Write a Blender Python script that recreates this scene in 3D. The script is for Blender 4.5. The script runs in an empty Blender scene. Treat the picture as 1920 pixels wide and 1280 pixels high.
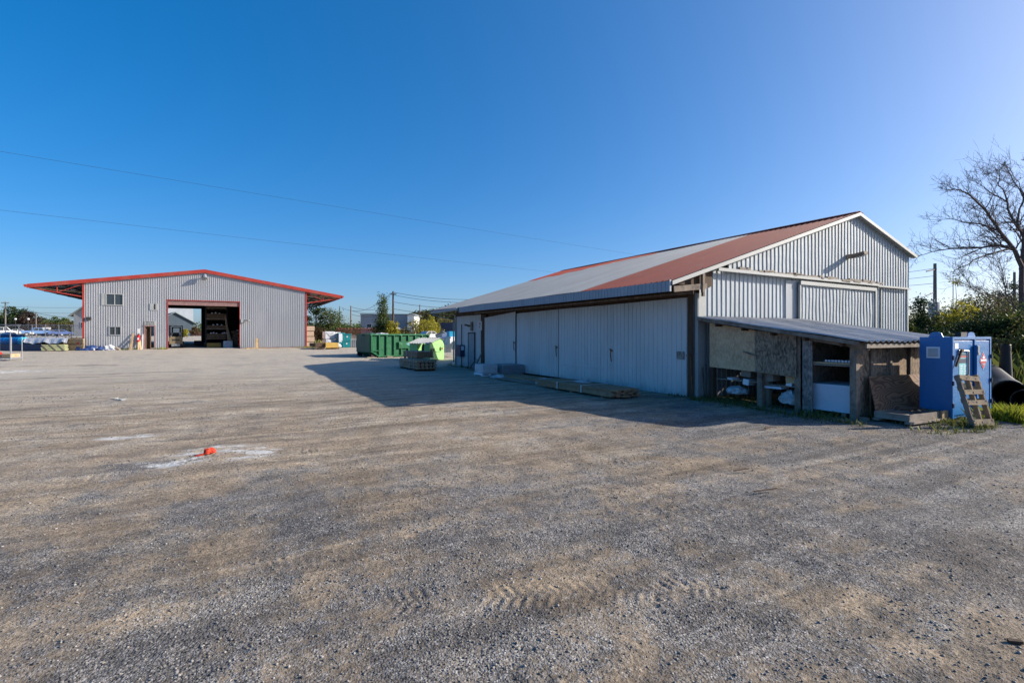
import bpy, math, random
import numpy as np
from mathutils import Vector, Matrix
R = math.radians
rng = random.Random(11)
scene = bpy.context.scene

# ---------------------------------------------------------------- camera, sky, sun, exposure
CAM_H = 1.93; FOC = 930.0; HOR = 628.0; YAW = 29.0
cs, sn = math.cos(R(YAW)), math.sin(R(YAW))
cd = bpy.data.cameras.new("camera"); cam = bpy.data.objects.new("camera", cd)
scene.collection.objects.link(cam); scene.camera = cam
cam.location = (0, 0, CAM_H); cam.rotation_euler = (R(90), 0, R(-YAW))
cd.sensor_width = 36; cd.lens = FOC / 1920 * 36; cd.shift_y = (HOR - 640) / 1920
cd.clip_start = 0.05; cd.clip_end = 5000

SUN = Vector((2.10, -0.89, 1.0)).normalized()          # direction towards the sun
world = bpy.data.worlds.new("World"); scene.world = world; world.use_nodes = True
nt = world.node_tree; bg = nt.nodes["Background"]
sky = nt.nodes.new("ShaderNodeTexSky"); sky.sky_type = 'NISHITA'; sky.sun_disc = False
sky.sun_elevation = math.asin(SUN.z); sky.sun_rotation = math.atan2(SUN.x, SUN.y)
sky.altitude = 300; sky.air_density = 0.7; sky.dust_density = 2.4; sky.ozone_density = 4.0
gm_ = nt.nodes.new('ShaderNodeGamma'); gm_.inputs[1].default_value = 0.7; nt.links.new(sky.outputs[0], gm_.inputs[0])
hs = nt.nodes.new('ShaderNodeHueSaturation'); hs.inputs['Saturation'].default_value = 1.59; hs.inputs['Value'].default_value = 1.55; hs.inputs['Hue'].default_value = 0.503; nt.links.new(gm_.outputs[0], hs.inputs['Color'])
nt.links.new(hs.outputs[0], bg.inputs[0]); bg.inputs[1].default_value = 0.12
sl = bpy.data.lights.new("sun", 'SUN'); sl.energy = 5.0; sl.angle = R(0.5); sl.color = (1.0, 0.91, 0.78)
so = bpy.data.objects.new("sun", sl); scene.collection.objects.link(so)
so.rotation_euler = SUN.to_track_quat('Z', 'Y').to_euler(); so.location = (30, -20, 40)
scene.view_settings.view_transform = 'Standard'; scene.view_settings.look = 'None'
scene.view_settings.exposure = 0.72; scene.view_settings.gamma = 1

# ---------------------------------------------------------------- helpers
def gz(X, Y):                                           # the yard rises gently away from the camera
    if Y < 32: return 0.0
    if Y < 54.6: return (Y - 32) / 22.6 * .66
    if Y < 105: return .66 + (Y - 54.6) / 50.4 * 1.06
    return 1.72
def ray(px):
    l = (px - 960) / FOC
    return l * cs + sn, -l * sn + cs
def at(px, t, py=None):                                 # a point seen at px, t metres deep
    a, b = ray(px)
    z = gz(a * t, b * t) if py is None else CAM_H - (py - HOR) / FOC * t
    return Vector((a * t, b * t, z))
def gp(px, py):
    a, b = ray(px); t = 1.0
    while t < 400:
        if CAM_H - (py - HOR) / FOC * t <= gz(a * t, b * t): break
        t += .02
    return Vector((a * t, b * t, gz(a * t, b * t)))
def yX(px, X): a, b = ray(px); return X / a * b
def xY(px, Y): a, b = ray(px); return Y / b * a

class MB:
    def __init__(s): s.v = []; s.f = []; s.m = []; s.cur = 0; s.ch = []
    def face(s, pts, m=None):
        n = len(s.v); s.v += [tuple(p) for p in pts]; s.f.append(tuple(range(n, n + len(pts)))); s.m.append(s.cur if m is None else m)
    def add(s, vs, fs):
        n = len(s.v); s.ch.append((n, len(s.f))); s.v += [tuple(p) for p in vs]
        for f in fs: s.f.append(tuple(i + n for i in f)); s.m.append(s.cur)
        return s
    def hexa(s, p):                                     # 8 points: bottom 4 ccw, top 4 ccw
        return s.add(p, [(3, 2, 1, 0), (4, 5, 6, 7), (0, 1, 5, 4), (1, 2, 6, 5), (2, 3, 7, 6), (3, 0, 4, 7)])
    def box(s, x0, x1, y0, y1, z0, z1):
        return s.hexa([(x0, y0, z0), (x1, y0, z0), (x1, y1, z0), (x0, y1, z0), (x0, y0, z1), (x1, y0, z1), (x1, y1, z1), (x0, y1, z1)])
    def rbox(s, c, size, rot=(0, 0, 0), bev=0):
        from mathutils import Euler
        M = Euler(rot).to_matrix(); c = Vector(c); hx, hy, hz = size[0] / 2, size[1] / 2, size[2] / 2
        P = [(-hx, -hy, -hz), (hx, -hy, -hz), (hx, hy, -hz), (-hx, hy, -hz), (-hx, -hy, hz), (hx, -hy, hz), (hx, hy, hz), (-hx, hy, hz)]
        return s.hexa([c + M @ Vector(p) for p in P])
    def beam(s, a, b, w, h, up=(0, 0, 1)):
        a = Vector(a); b = Vector(b); d = (b - a).normalized(); up = Vector(up)
        if abs(d.dot(up)) > .98: up = Vector((0, 1, 0))
        x = d.cross(up).normalized(); y = x.cross(d).normalized()
        p = [a - x * w / 2 - y * h / 2, a + x * w / 2 - y * h / 2, a + x * w / 2 + y * h / 2, a - x * w / 2 + y * h / 2]
        return s.hexa([q for q in p] + [q + (b - a) for q in p])
    def tube(s, pts, rad, n=8, cap=True):
        pts = [Vector(p) for p in pts]
        if not hasattr(rad, '__len__'): rad = [rad] * len(pts)
        vs = []; fs = []; prev = None
        for i, p in enumerate(pts):
            d = (pts[min(i + 1, len(pts) - 1)] - pts[max(i - 1, 0)])
            if d.length < 1e-9: d = Vector((0, 0, 1))
            d.normalize()
            if prev is None:
                u = d.cross(Vector((0, 0, 1)))
                if u.length < .05: u = d.cross(Vector((0, 1, 0)))
            else: u = prev - d * prev.dot(d)
            u.normalize(); prev = u; w = d.cross(u)
            for k in range(n):
                a = 2 * math.pi * k / n
                vs.append(p + (u * math.cos(a) + w * math.sin(a)) * rad[i])
        for i in range(len(pts) - 1):
            for k in range(n):
                k2 = (k + 1) % n; fs.append((i * n + k, i * n + k2, (i + 1) * n + k2, (i + 1) * n + k))
        if cap: fs.append(tuple(range(n))[::-1]); fs.append(tuple((len(pts) - 1) * n + k for k in range(n)))
        return s.add(vs, fs)
    def prism(s, poly, a, b):                           # poly: list of 2D pts placed by fn a (start) and b (end)
        n = len(poly); A = [a(p) for p in poly]; B = [b(p) for p in poly]
        return s.add(A + B, [tuple(range(n))[::-1], tuple(range(n, 2 * n))] + [(i, (i + 1) % n, n + (i + 1) % n, n + i) for i in range(n)])
    def corr(s, u0, u1, A, B, n, period, depth, prof='trap', knots=(), rows=1, wob=0):
        if prof == 'trap': K = [(0, 0), (.42, 0), (.5, 1), (.92, 1)]
        elif prof == 'rib': K = [(0, 0), (.86, 0), (.885, 1), (.965, 1)]
        elif prof == 'wide': K = [(0, 0), (.36, 0), (.38, .25), (.43, .25), (.45, 0), (.80, 0), (.84, 1), (.95, 1)]
        else: K = [(k / 8, .5 - .5 * math.cos(2 * math.pi * k / 8)) for k in range(8)]
        us = []
        i0 = int(math.floor(u0 / period)) - 1; i1 = int(math.ceil(u1 / period)) + 1
        seq = []
        for i in range(i0, i1 + 1):
            for k, h in K: seq.append(((i + k) * period, h))
        def hh(u):
            for j in range(len(seq) - 1):
                if seq[j][0] <= u <= seq[j + 1][0]:
                    f = (u - seq[j][0]) / max(1e-9, seq[j + 1][0] - seq[j][0]); return seq[j][1] * (1 - f) + seq[j + 1][1] * f
            return 0
        pts = [(u, h) for u, h in seq if u0 < u < u1] + [(u0, hh(u0)), (u1, hh(u1))] + [(k, hh(k)) for k in knots if u0 < k < u1]
        pts = sorted(set(pts)); n = Vector(n); base = len(s.v); m = rows + 1
        for u, h in pts:
            a = Vector(A(u)); b = Vector(B(u))
            for r in range(m):
                q = a.lerp(b, r / rows) + n * (h * depth)
                if wob: q += n * (wob * math.sin(u * 3.1 + r * 1.7) * math.sin(r * 2.3 + u))
                s.v.append(tuple(q))
        for i in range(len(pts) - 1):
            for r in range(rows):
                s.f.append((base + i * m + r, base + (i + 1) * m + r, base + (i + 1) * m + r + 1, base + i * m + r + 1)); s.m.append(s.cur)
        return s
    def each(s, name, mats, parent=None, world=False, **k):
        out = []; C_ = s.ch + [(len(s.v), len(s.f))]
        for (v0, f0), (v1, f1) in zip(C_, C_[1:]):
            q = MB(); q.add(s.v[v0:v1], [tuple(i - v0 for i in f) for f in s.f[f0:f1]]); out.append(q.build(name, mats, parent, world, **k))
        return out
    def build(s, name, mats, parent=None, world=False, smooth=False, solid=0, bevel=0):
        if not isinstance(mats, (list, tuple)): mats = [mats]
        off = Vector((0, 0, 0))
        if parent is not None and world:
            p = parent
            while p is not None: off += Vector(p.location); p = p.parent
        me = bpy.data.meshes.new(name)
        me.from_pydata([(x - off.x, y - off.y, z - off.z) for x, y, z in s.v], [], s.f)
        for mt in mats: me.materials.append(mt)
        if len(mats) > 1:
            for p, k in zip(me.polygons, s.m): p.material_index = k
        if smooth:
            for p in me.polygons: p.use_smooth = True
        o = bpy.data.objects.new(name, me); scene.collection.objects.link(o)
        if parent is not None: o.parent = parent
        if solid:
            md = o.modifiers.new('solid', 'SOLIDIFY'); md.thickness = solid; md.offset = 0
        if bevel:
            md = o.modifiers.new('bevel', 'BEVEL'); md.width = bevel; md.segments = 2; md.limit_method = 'ANGLE'
        return o
def tag(o, label=None, cat=None, group=None, kind=None):
    if label: o['label'] = label
    if cat: o['category'] = cat
    if group: o['group'] = group
    if kind: o['kind'] = kind
    return o
def tag_all(obs, label, cat, group):
    for o in obs: tag(o, label, cat, group)
    return obs
def thing(name, label, cat, loc, rz=0, group=None):
    o = bpy.data.objects.new(name, None); scene.collection.objects.link(o)
    o.location = loc; o.rotation_euler = (0, 0, rz); o.empty_display_size = .2
    return tag(o, label, cat, group)
def copy_tree(o, parent=None):
    c = o.copy(); scene.collection.objects.link(c)
    if parent is not None: c.parent = parent
    for ch in [q for q in bpy.data.objects if q.parent == o]: copy_tree(ch, c)
    return c
def structure(o): o['kind'] = 'structure'; return o
def text(s, size, name, mat_, parent, M, depth=.004):
    cu = bpy.data.curves.new(name, 'FONT'); cu.body = s; cu.size = size; cu.align_x = 'CENTER'; cu.align_y = 'CENTER'; cu.extrude = depth / 2; cu.offset = size * .03
    t = bpy.data.objects.new(name, cu); scene.collection.objects.link(t)
    dg = bpy.context.evaluated_depsgraph_get(); me = bpy.data.meshes.new_from_object(t.evaluated_get(dg))
    bpy.data.objects.remove(t); me.name = name; me.transform(M); me.materials.clear(); me.materials.append(mat_)
    o = bpy.data.objects.new(name, me); scene.collection.objects.link(o); o.parent = parent
    return o

# ---------------------------------------------------------------- materials
MATS = {}
def mat(name, col, rough=.75, metal=0, var=.18, scale=2.0, stretch=(1, 1, 1), bump=.0, bscale=30, col2=None, t2=(.5, .68), s2=1.5, stretch2=(1, 1, 1), spec=.4, bump2=0, b2scale=1.0, splash=0):
    m = bpy.data.materials.new(name); m.use_nodes = True; N = m.node_tree.nodes; L = m.node_tree.links
    b = N['Principled BSDF']; b.inputs['Roughness'].default_value = rough; b.inputs['Metallic'].default_value = metal
    b.inputs['Specular IOR Level'].default_value = spec
    tc = N.new('ShaderNodeTexCoord')
    def noise(sc, st, det=5):
        mp = N.new('ShaderNodeMapping'); mp.inputs['Scale'].default_value = st; L.new(tc.outputs['Object'], mp.inputs[0])
        n = N.new('ShaderNodeTexNoise'); n.inputs['Scale'].default_value = sc; n.inputs['Detail'].default_value = det; n.inputs['Roughness'].default_value = .62
        L.new(mp.outputs[0], n.inputs['Vector']); return n
    n1 = noise(scale, stretch)
    rp = N.new('ShaderNodeValToRGB'); e = rp.color_ramp.elements
    e[0].position = .3; e[1].position = .7
    e[0].color = tuple(c * (1 - var) for c in col) + (1,); e[1].color = tuple(min(1, c * (1 + var)) for c in col) + (1,)
    L.new(n1.outputs['Fac'], rp.inputs[0]); out = rp.outputs[0]
    if col2:
        n2 = noise(s2, stretch2, 8); r2 = N.new('ShaderNodeValToRGB'); r2.color_ramp.elements[0].position = t2[0]; r2.color_ramp.elements[1].position = t2[1]
        L.new(n2.outputs['Fac'], r2.inputs[0]); mx = N.new('ShaderNodeMix'); mx.data_type = 'RGBA'
        L.new(r2.outputs[0], mx.inputs[0]); L.new(out, mx.inputs[6]); mx.inputs[7].default_value = tuple(col2) + (1,); out = mx.outputs[2]
    if splash:                                          # mud splashed up from the yard, ragged with noise
        sp = N.new('ShaderNodeSeparateXYZ'); L.new(tc.outputs['Object'], sp.inputs[0]); ns_ = noise(3.0, (1, 1, .5), 8)
        ma = N.new('ShaderNodeMath'); ma.operation = 'MULTIPLY_ADD'; L.new(ns_.outputs['Fac'], ma.inputs[0]); ma.inputs[1].default_value = -1.6 * splash; L.new(sp.outputs[2], ma.inputs[2])
        mr_ = N.new('ShaderNodeMapRange'); mr_.inputs[1].default_value = -splash * .55; mr_.inputs[2].default_value = -splash * 1.25 ; mr_.inputs[3].default_value = 0; mr_.inputs[4].default_value = .75; L.new(ma.outputs[0], mr_.inputs[0])
        mx = N.new('ShaderNodeMix'); mx.data_type = 'RGBA'; L.new(mr_.outputs[0], mx.inputs[0]); L.new(out, mx.inputs[6]); mx.inputs[7].default_value = (.17, .14, .11, 1); out = mx.outputs[2]
    L.new(out, b.inputs['Base Color'])
    last = None
    for st, sc in ((bump, bscale), (bump2, b2scale)):
        if st:
            nb = noise(sc, stretch if sc > 5 else (1, 1, 1), 4); bp = N.new('ShaderNodeBump'); bp.inputs['Strength'].default_value = 1; bp.inputs['Distance'].default_value = st
            L.new(nb.outputs['Fac'], bp.inputs['Height'])
            if last: L.new(last.outputs[0], bp.inputs['Normal'])
            last = bp
    if last: L.new(last.outputs[0], b.inputs['Normal'])
    MATS[name] = m; return m
def leafmat(name, cols, trans=.35):
    m = bpy.data.materials.new(name); m.use_nodes = True; N = m.node_tree.nodes; L = m.node_tree.links
    b = N['Principled BSDF']; b.inputs['Roughness'].default_value = .6; b.inputs['Specular IOR Level'].default_value = .25
    g = N.new('ShaderNodeNewGeometry'); rp = N.new('ShaderNodeValToRGB'); rp.color_ramp.interpolation = 'LINEAR'
    el = rp.color_ramp.elements
    while len(el) < len(cols): el.new(.5)
    for i, c in enumerate(cols): el[i].position = i / (len(cols) - 1); el[i].color = tuple(c) + (1,)
    L.new(g.outputs['Random Per Island'], rp.inputs[0]); L.new(rp.outputs[0], b.inputs['Base Color'])
    t = N.new('ShaderNodeBsdfTranslucent'); L.new(rp.outputs[0], t.inputs[0]); ms = N.new('ShaderNodeMixShader'); ms.inputs[0].default_value = trans
    o = N['Material Output']; L.new(b.outputs[0], ms.inputs[1]); L.new(t.outputs[0], ms.inputs[2]); L.new(ms.outputs[0], o.inputs[0])
    return m

M_shedw = mat('shed_siding', (.37, .41, .44), .58, 0, .09, .8, (1, 1, .25), .0, 30, (.29, .31, .32), (.5, .85), 1.1, (1, 1, .2), .35, .02, 1.2, .9)
M_sided = mat('door_siding', (.54, .55, .56), .5, 0, .14, .9, (1, 1, .25), 0, 30, (.42, .43, .44), (.56, .85), .9, (1, 1, .25), .45, .03, 1.6, .9)
M_warew = mat('warehouse_siding', (.43, .43, .44), .38, .25, .08, .7, (1, 1, .3), 0, 30, (.36, .32, .29), (.6, .85), .9, (1, 1, .18), .5, .006, 1.5, .6)
M_red = mat('red_paint', (.36, .04, .026), .42, 0, .15, 1.5, col2=(.30, .07, .05), spec=.45)
M_redroof = mat('red_roof', (.20, .045, .036), .7, 0, .12, .8, (.3, 1, 1), 0, 30, (.19, .09, .08), (.55, .85), 2.5, spec=.25)
M_redroof2 = mat('red_roof_bright', (.30, .04, .022), .55, 0, .12, .8, spec=.3)
M_greyroof = mat('grey_roof', (.19, .215, .245), .62, 0, .14, .8, (.25, 1.2, 1), 0, 30, (.15, .16, .18), (.55, .8), 2.0, (.3, 1, 1), .4)
M_trim = mat('white_trim', (.33, .34, .335), .5, 0, .1, 2, col2=(.42, .39, .34), t2=(.6, .8), s2=3)
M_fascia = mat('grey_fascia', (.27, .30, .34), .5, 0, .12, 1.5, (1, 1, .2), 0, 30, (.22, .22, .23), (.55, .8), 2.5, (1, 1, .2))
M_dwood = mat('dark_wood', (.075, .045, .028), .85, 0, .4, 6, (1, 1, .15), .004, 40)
M_gwood = mat('grey_wood', (.23, .18, .14), .85, 0, .3, 5, (1, 1, .15), .003, 40, (.09, .07, .06), (.46, .7), 4)
M_gwoodh = mat('grey_wood_flat', (.24, .20, .165), .85, 0, .3, 5, (1, .2, 1), .003, 40, (.11, .095, .085), (.5, .75), 4)
M_pale = mat('fresh_lumber', (.50, .36, .20), .75, 0, .22, 5, (1, .15, 1), .002, 40)
M_pallet = mat('pallet_wood', (.42, .30, .18), .85, 0, .3, 8, (.3, 1, 1), .003, 50, (.17, .13, .10), (.5, .7), 6)
M_brown = mat('brown_lumber', (.32, .20, .12), .8, 0, .3, 7, (1, .1, 1), .002, 40, (.17, .10, .065), (.5, .7), 6)
M_steel = mat('galvanised', (.30, .31, .33), .4, .5, .15, 3)
M_ironroof = mat('roof_wear_rib_shade', (.36, .36, .36), .5, .1, .28, 9, (1, .05, 1), 0, 30, (.13, .12, .115), (.55, .75), 5, (1, .15, 1))  # weathering plus tone streaks that paint in the ribs' light and shade
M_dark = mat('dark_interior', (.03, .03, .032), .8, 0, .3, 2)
M_black = mat('black_plastic', (.012, .013, .016), .6, 0, .3, 3, bump=.001)
M_rubber = mat('rubber', (.02, .02, .02), .8, 0, .3, 8)
M_glass = mat('window_glass', (.03, .04, .05), .08, 0, .2, 1, spec=.8)
M_white = mat('white_paint', (.6, .6, .6), .5, 0, .06, 2)
M_foam = mat('white_board', (.56, .61, .70), .6, 0, .05, 2)
M_blue = mat('blue_paint', (.008, .15, .42), .38, 0, .08, 1.2, col2=(.02, .19, .42), t2=(.5, .8), s2=2.5, spec=.5, bump2=.02, b2scale=1.5)
M_bluedk = mat('dark_blue_paint', (.018, .035, .085), .5)
M_green = mat('green_paint', (.008, .115, .045), .42, 0, .2, 2, col2=(.06, .25, .14), t2=(.58, .75), s2=2.2, stretch2=(1, 1, 1.5), spec=.5, bump2=.04, b2scale=1.4)
M_greenend = mat('faded_green_paint', (.045, .10, .07), .6, 0, .25, 2.5)
M_lime = mat('lime_paint', (.24, .48, .16), .5, 0, .12, 2, col2=(.36, .50, .24), t2=(.5, .8), s2=3)
M_rust = mat('rusty_steel', (.22, .09, .04), .85, 0, .4, 6, bump=.003)
M_rustpink = mat('faded_red_metal', (.26, .15, .14), .7, 0, .2, 4)
M_tan = mat('tan_paint', (.20, .16, .10), .6, 0, .2, 3)
M_tar = mat('blue_tarp', (.025, .055, .17), .45, 0, .2, 4, bump=.01, bscale=12)
M_wrap = mat('white_wrap', (.50, .51, .54), .35, 0, .15, 4, bump=.02, bscale=9, col2=(.30, .33, .42), t2=(.58, .66), s2=5)
M_teal = mat('teal_bin', (.01, .22, .24), .45)
M_yel = mat('yellow_lumber', (.42, .27, .06), .7, 0, .2, 4, (.2, 1, 1), col2=(.36, .16, .05), t2=(.55, .7), s2=3)
M_pink = mat('pale_lumber', (.50, .37, .27), .7, 0, .15, 4, (1, .2, 1))
M_bark = mat('bark', (.085, .065, .055), .9, 0, .3, 10, (1, 1, .2), .01, 20)
M_barkb = mat('bark_bare', (.10, .075, .07), .9, 0, .3, 10)
M_pole = mat('pole_wood', (.17, .15, .135), .9, 0, .3, 5, (1, 1, .1))
M_wire = mat('wire', (.03, .03, .035), .6)
M_conc = mat('concrete', (.38, .37, .35), .85, 0, .15, 3, bump=.004)
M_paper = mat('label_white', (.70, .74, .80), .6, 0, .03, 2)
M_ink = mat('label_ink', (.015, .016, .02), .6)
M_inkr = mat('label_red', (.50, .03, .04), .5)
M_cyan = mat('label_cyan', (.18, .48, .52), .6)
M_safety = mat('extinguisher_red', (.50, .02, .015), .35)
M_house = mat('house_siding', (.27, .28, .30), .7, 0, .1, 1)
M_houser = mat('house_roof', (.17, .20, .21), .8, 0, .2, 2)
M_rag = mat('red_fabric', (.60, .05, .02), .8, 0, .2, 12, bump=.004)

def osb(name, c1, c2, sc=1.0):
    m = bpy.data.materials.new(name); m.use_nodes = True; N = m.node_tree.nodes; L = m.node_tree.links; b = N['Principled BSDF']
    b.inputs['Roughness'].default_value = .85; b.inputs['Specular IOR Level'].default_value = .2
    tc = N.new('ShaderNodeTexCoord'); v = N.new('ShaderNodeTexVoronoi'); v.inputs['Scale'].default_value = 26 * sc; v.inputs['Randomness'].default_value = 1
    mp = N.new('ShaderNodeMapping'); mp.inputs['Scale'].default_value = (1, 1, .45); L.new(tc.outputs['Object'], mp.inputs[0]); L.new(mp.outputs[0], v.inputs['Vector'])
    n = N.new('ShaderNodeTexNoise'); n.inputs['Scale'].default_value = 1.8; n.inputs['Detail'].default_value = 7; n.inputs['Roughness'].default_value = .7; L.new(tc.outputs['Object'], n.inputs['Vector'])
    s = N.new('ShaderNodeSeparateColor'); L.new(v.outputs['Color'], s.inputs[0])
    a = N.new('ShaderNodeMath'); a.operation = 'MULTIPLY_ADD'; L.new(s.outputs[0], a.inputs[0]); a.inputs[1].default_value = .35; L.new(n.outputs['Fac'], a.inputs[2])
    rp = N.new('ShaderNodeValToRGB'); rp.color_ramp.elements[0].position = .42; rp.color_ramp.elements[1].position = .88; rp.color_ramp.elements[0].color = tuple(c2) + (1,); rp.color_ramp.elements[1].color = tuple(c1) + (1,)
    L.new(a.outputs[0], rp.inputs[0]); L.new(rp.outputs[0], b.inputs['Base Color']); return m
M_osb = osb('osb_tan', (.66, .46, .29), (.46, .29, .17))
M_osbg = osb('osb_grey', (.34, .30, .27), (.10, .095, .09))
M_osbg2 = osb('osb_weathered', (.36, .26, .18), (.07, .055, .045))
def plymat():
    m = mat('plywood_grain', (.20, .115, .065), .8, 0, .2, 2); N = m.node_tree.nodes; L = m.node_tree.links; b = N['Principled BSDF']
    tc = N.new('ShaderNodeTexCoord'); mp = N.new('ShaderNodeMapping'); mp.inputs['Scale'].default_value = (.35, 1, 1.3); L.new(tc.outputs['Object'], mp.inputs[0])
    w = N.new('ShaderNodeTexNoise'); w.inputs['Scale'].default_value = 1.6; w.inputs['Detail'].default_value = 1.5; L.new(mp.outputs[0], w.inputs['Vector'])
    mu = N.new('ShaderNodeMath'); mu.operation = 'MULTIPLY'; mu.inputs[1].default_value = 150; L.new(w.outputs['Fac'], mu.inputs[0])
    si = N.new('ShaderNodeMath'); si.operation = 'SINE'; L.new(mu.outputs[0], si.inputs[0])
    rp = N.new('ShaderNodeValToRGB'); rp.color_ramp.elements[0].position = .1; rp.color_ramp.elements[0].color = (.085, .045, .028, 1); rp.color_ramp.elements[1].color = (.23, .125, .07, 1); rp.color_ramp.elements[1].position = .75
    mr = N.new('ShaderNodeMapRange'); mr.inputs[1].default_value = -1; L.new(si.outputs[0], mr.inputs[0]); L.new(mr.outputs[0], rp.inputs[0]); L.new(rp.outputs[0], b.inputs['Base Color']); return m
M_ply = plymat()
L_green = leafmat('leaf_green', [(.025, .045, .012), (.05, .085, .018), (.08, .115, .025), (.13, .14, .03)])
L_dark = leafmat('leaf_dark', [(.016, .034, .014), (.03, .055, .02), (.05, .08, .025)], .25)
L_yel = leafmat('leaf_yellow', [(.16, .17, .02), (.32, .29, .03), (.50, .42, .05), (.22, .22, .03)], .45)
L_olive = leafmat('leaf_olive', [(.06, .07, .022), (.11, .115, .035), (.17, .15, .05), (.10, .07, .04)])
L_brown = leafmat('leaf_brown', [(.07, .04, .025), (.12, .065, .035), (.07, .07, .03), (.15, .09, .04)])
L_plum = leafmat('leaf_plum', [(.035, .02, .022), (.06, .035, .03), (.05, .05, .03)])
L_grass = leafmat('grass_blades', [(.05, .08, .015), (.10, .13, .03), (.20, .19, .06), (.07, .09, .02)], .3)
L_weed = leafmat('weed_yellow', [(.16, .20, .02), (.34, .34, .03), (.08, .13, .02)], .4)
# ---------------------------------------------------------------- ground
def _h(ix, iy, s):
    n = (ix * 374761393 + iy * 668265263 + s * 1442695041) & 0xffffffff
    n = ((n ^ (n >> 13)) * 1274126177) & 0xffffffff
    return ((n ^ (n >> 16)) & 0xffff) / 65535.0
def vnoise(x, y, s=0):
    xi = np.floor(x).astype(np.int64); yi = np.floor(y).astype(np.int64); fx = x - xi; fy = y - yi
    fx = fx * fx * fx * (fx * (fx * 6 - 15) + 10); fy = fy * fy * fy * (fy * (fy * 6 - 15) + 10)
    a = _h(xi, yi, s); b = _h(xi + 1, yi, s); c = _h(xi, yi + 1, s); d = _h(xi + 1, yi + 1, s)
    return (a * (1 - fx) + b * fx) * (1 - fy) + (c * (1 - fx) + d * fx) * fy - .5
def fbm(x, y, o, s=0):
    t = 0; a = 1.0
    for k in range(o): t = t + a * vnoise(x * 2 ** k + 17.3 * k, y * 2 ** k + 9.1 * k, s + k); a *= .5
    return t
TRACKS = [((.9, 3.62), (3.35, 2.55), .36, .085, .008), ((3.25, 2.95), (2.15, 2.25), .26, .085, .008), ((-.4, 4.9), (.9, 4.35), .3, .09, .005), ((3.6, 4.2), (5.2, 3.4), .34, .09, .007),
          ((6.2, 5.2), (8.8, 3.4), .4, .11, .012), ((4.6, 5.6), (7.4, 6.4), .4, .11, .010), ((-2.2, 8.4), (.6, 9.9), .45, .12, .014),
          ((-1.2, 9.9), (1.9, 8.3), .45, .12, .012), ((-3.5, 7.2), (-1.0, 8.2), .4, .12, .012), ((3.2, 9.5), (5.6, 7.5), .4, .11, .010)]
def height(x, y):
    g = np.interp(y, [-5000, 32, 54.6, 105, 5000], [0, 0, .66, 1.72, 1.72])
    d = np.hypot(x, y)
    h = .075 * fbm(x * .16, y * .16, 2, 3) + .035 * fbm(x * .7, y * .7, 3, 9)
    # shallow wheel ruts winding up the yard
    wy = y * .93 + .40 * x + 1.1 * np.sin(x * .22) + .5 * np.sin(y * .3)
    for c, am in ((4.1, 1), (5.7, .7), (8.6, 1), (10.2, .8), (6.9, .4), (14, .7), (15.7, .7), (21, .6)):
        q = (wy - c + .25 * np.sin(x * .7 + c)) / .19
        h = h + am * np.clip(.5 + 1.6 * fbm(x * .3 + c, y * .3, 2, 44), 0, 1) * (-.016 * np.exp(-q * q) + .009 * np.exp(-(np.abs(q) - 1.9) ** 2 * 2))
    wx = x - .45 * y + 1.4 * np.sin(y * .12)
    for c, am in ((-6.5, .6), (-4.7, .6), (-1.0, .6), (.8, .5)):
        q = (wx - c + .2 * np.sin(y * .5 + c)) / .2
        h = h + am * np.clip(.4 + 1.6 * fbm(x * .25 + c, y * .25, 2, 47), 0, 1) * (-.010 * np.exp(-q * q) + .005 * np.exp(-(np.abs(q) - 1.9) ** 2 * 2))
    near = np.clip(1 - d / 30, 0, 1)
    h = h + near * (.014 * fbm(x * 3.2, y * 3.2, 3, 21) + .009 * fbm(x * 11, y * 11, 2, 31) * (.4 + np.clip(fbm(x * .5, y * .5, 2, 5) + .3, 0, 1)))
    for (ax, ay), (bx, by), w, per, amp in TRACKS:
        L = math.hypot(bx - ax, by - ay); ux, uy = (bx - ax) / L, (by - ay) / L
        s = (x - ax) * ux + (y - ay) * uy; v = -(x - ax) * uy + (y - ay) * ux
        m = np.clip((s + .1) / .3, 0, 1) * np.clip((L + .1 - s) / .3, 0, 1) * np.clip((w / 2 - np.abs(v)) / .05, 0, 1)
        side = np.where(v > 0, .5, 0)
        wv = np.cos(2 * np.pi * (s / per + side + np.abs(v) * 5))
        h = h + m * (amp * (.5 * np.tanh(wv * 2.5)) - amp * .3) * np.clip(.55 + 2.2 * fbm(x * 2.2, y * 2.2, 2, 71), 0, 1.15)
    k = np.clip((d - 150) / 100, 0, 1)
    return g + h * (1 - k)
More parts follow.
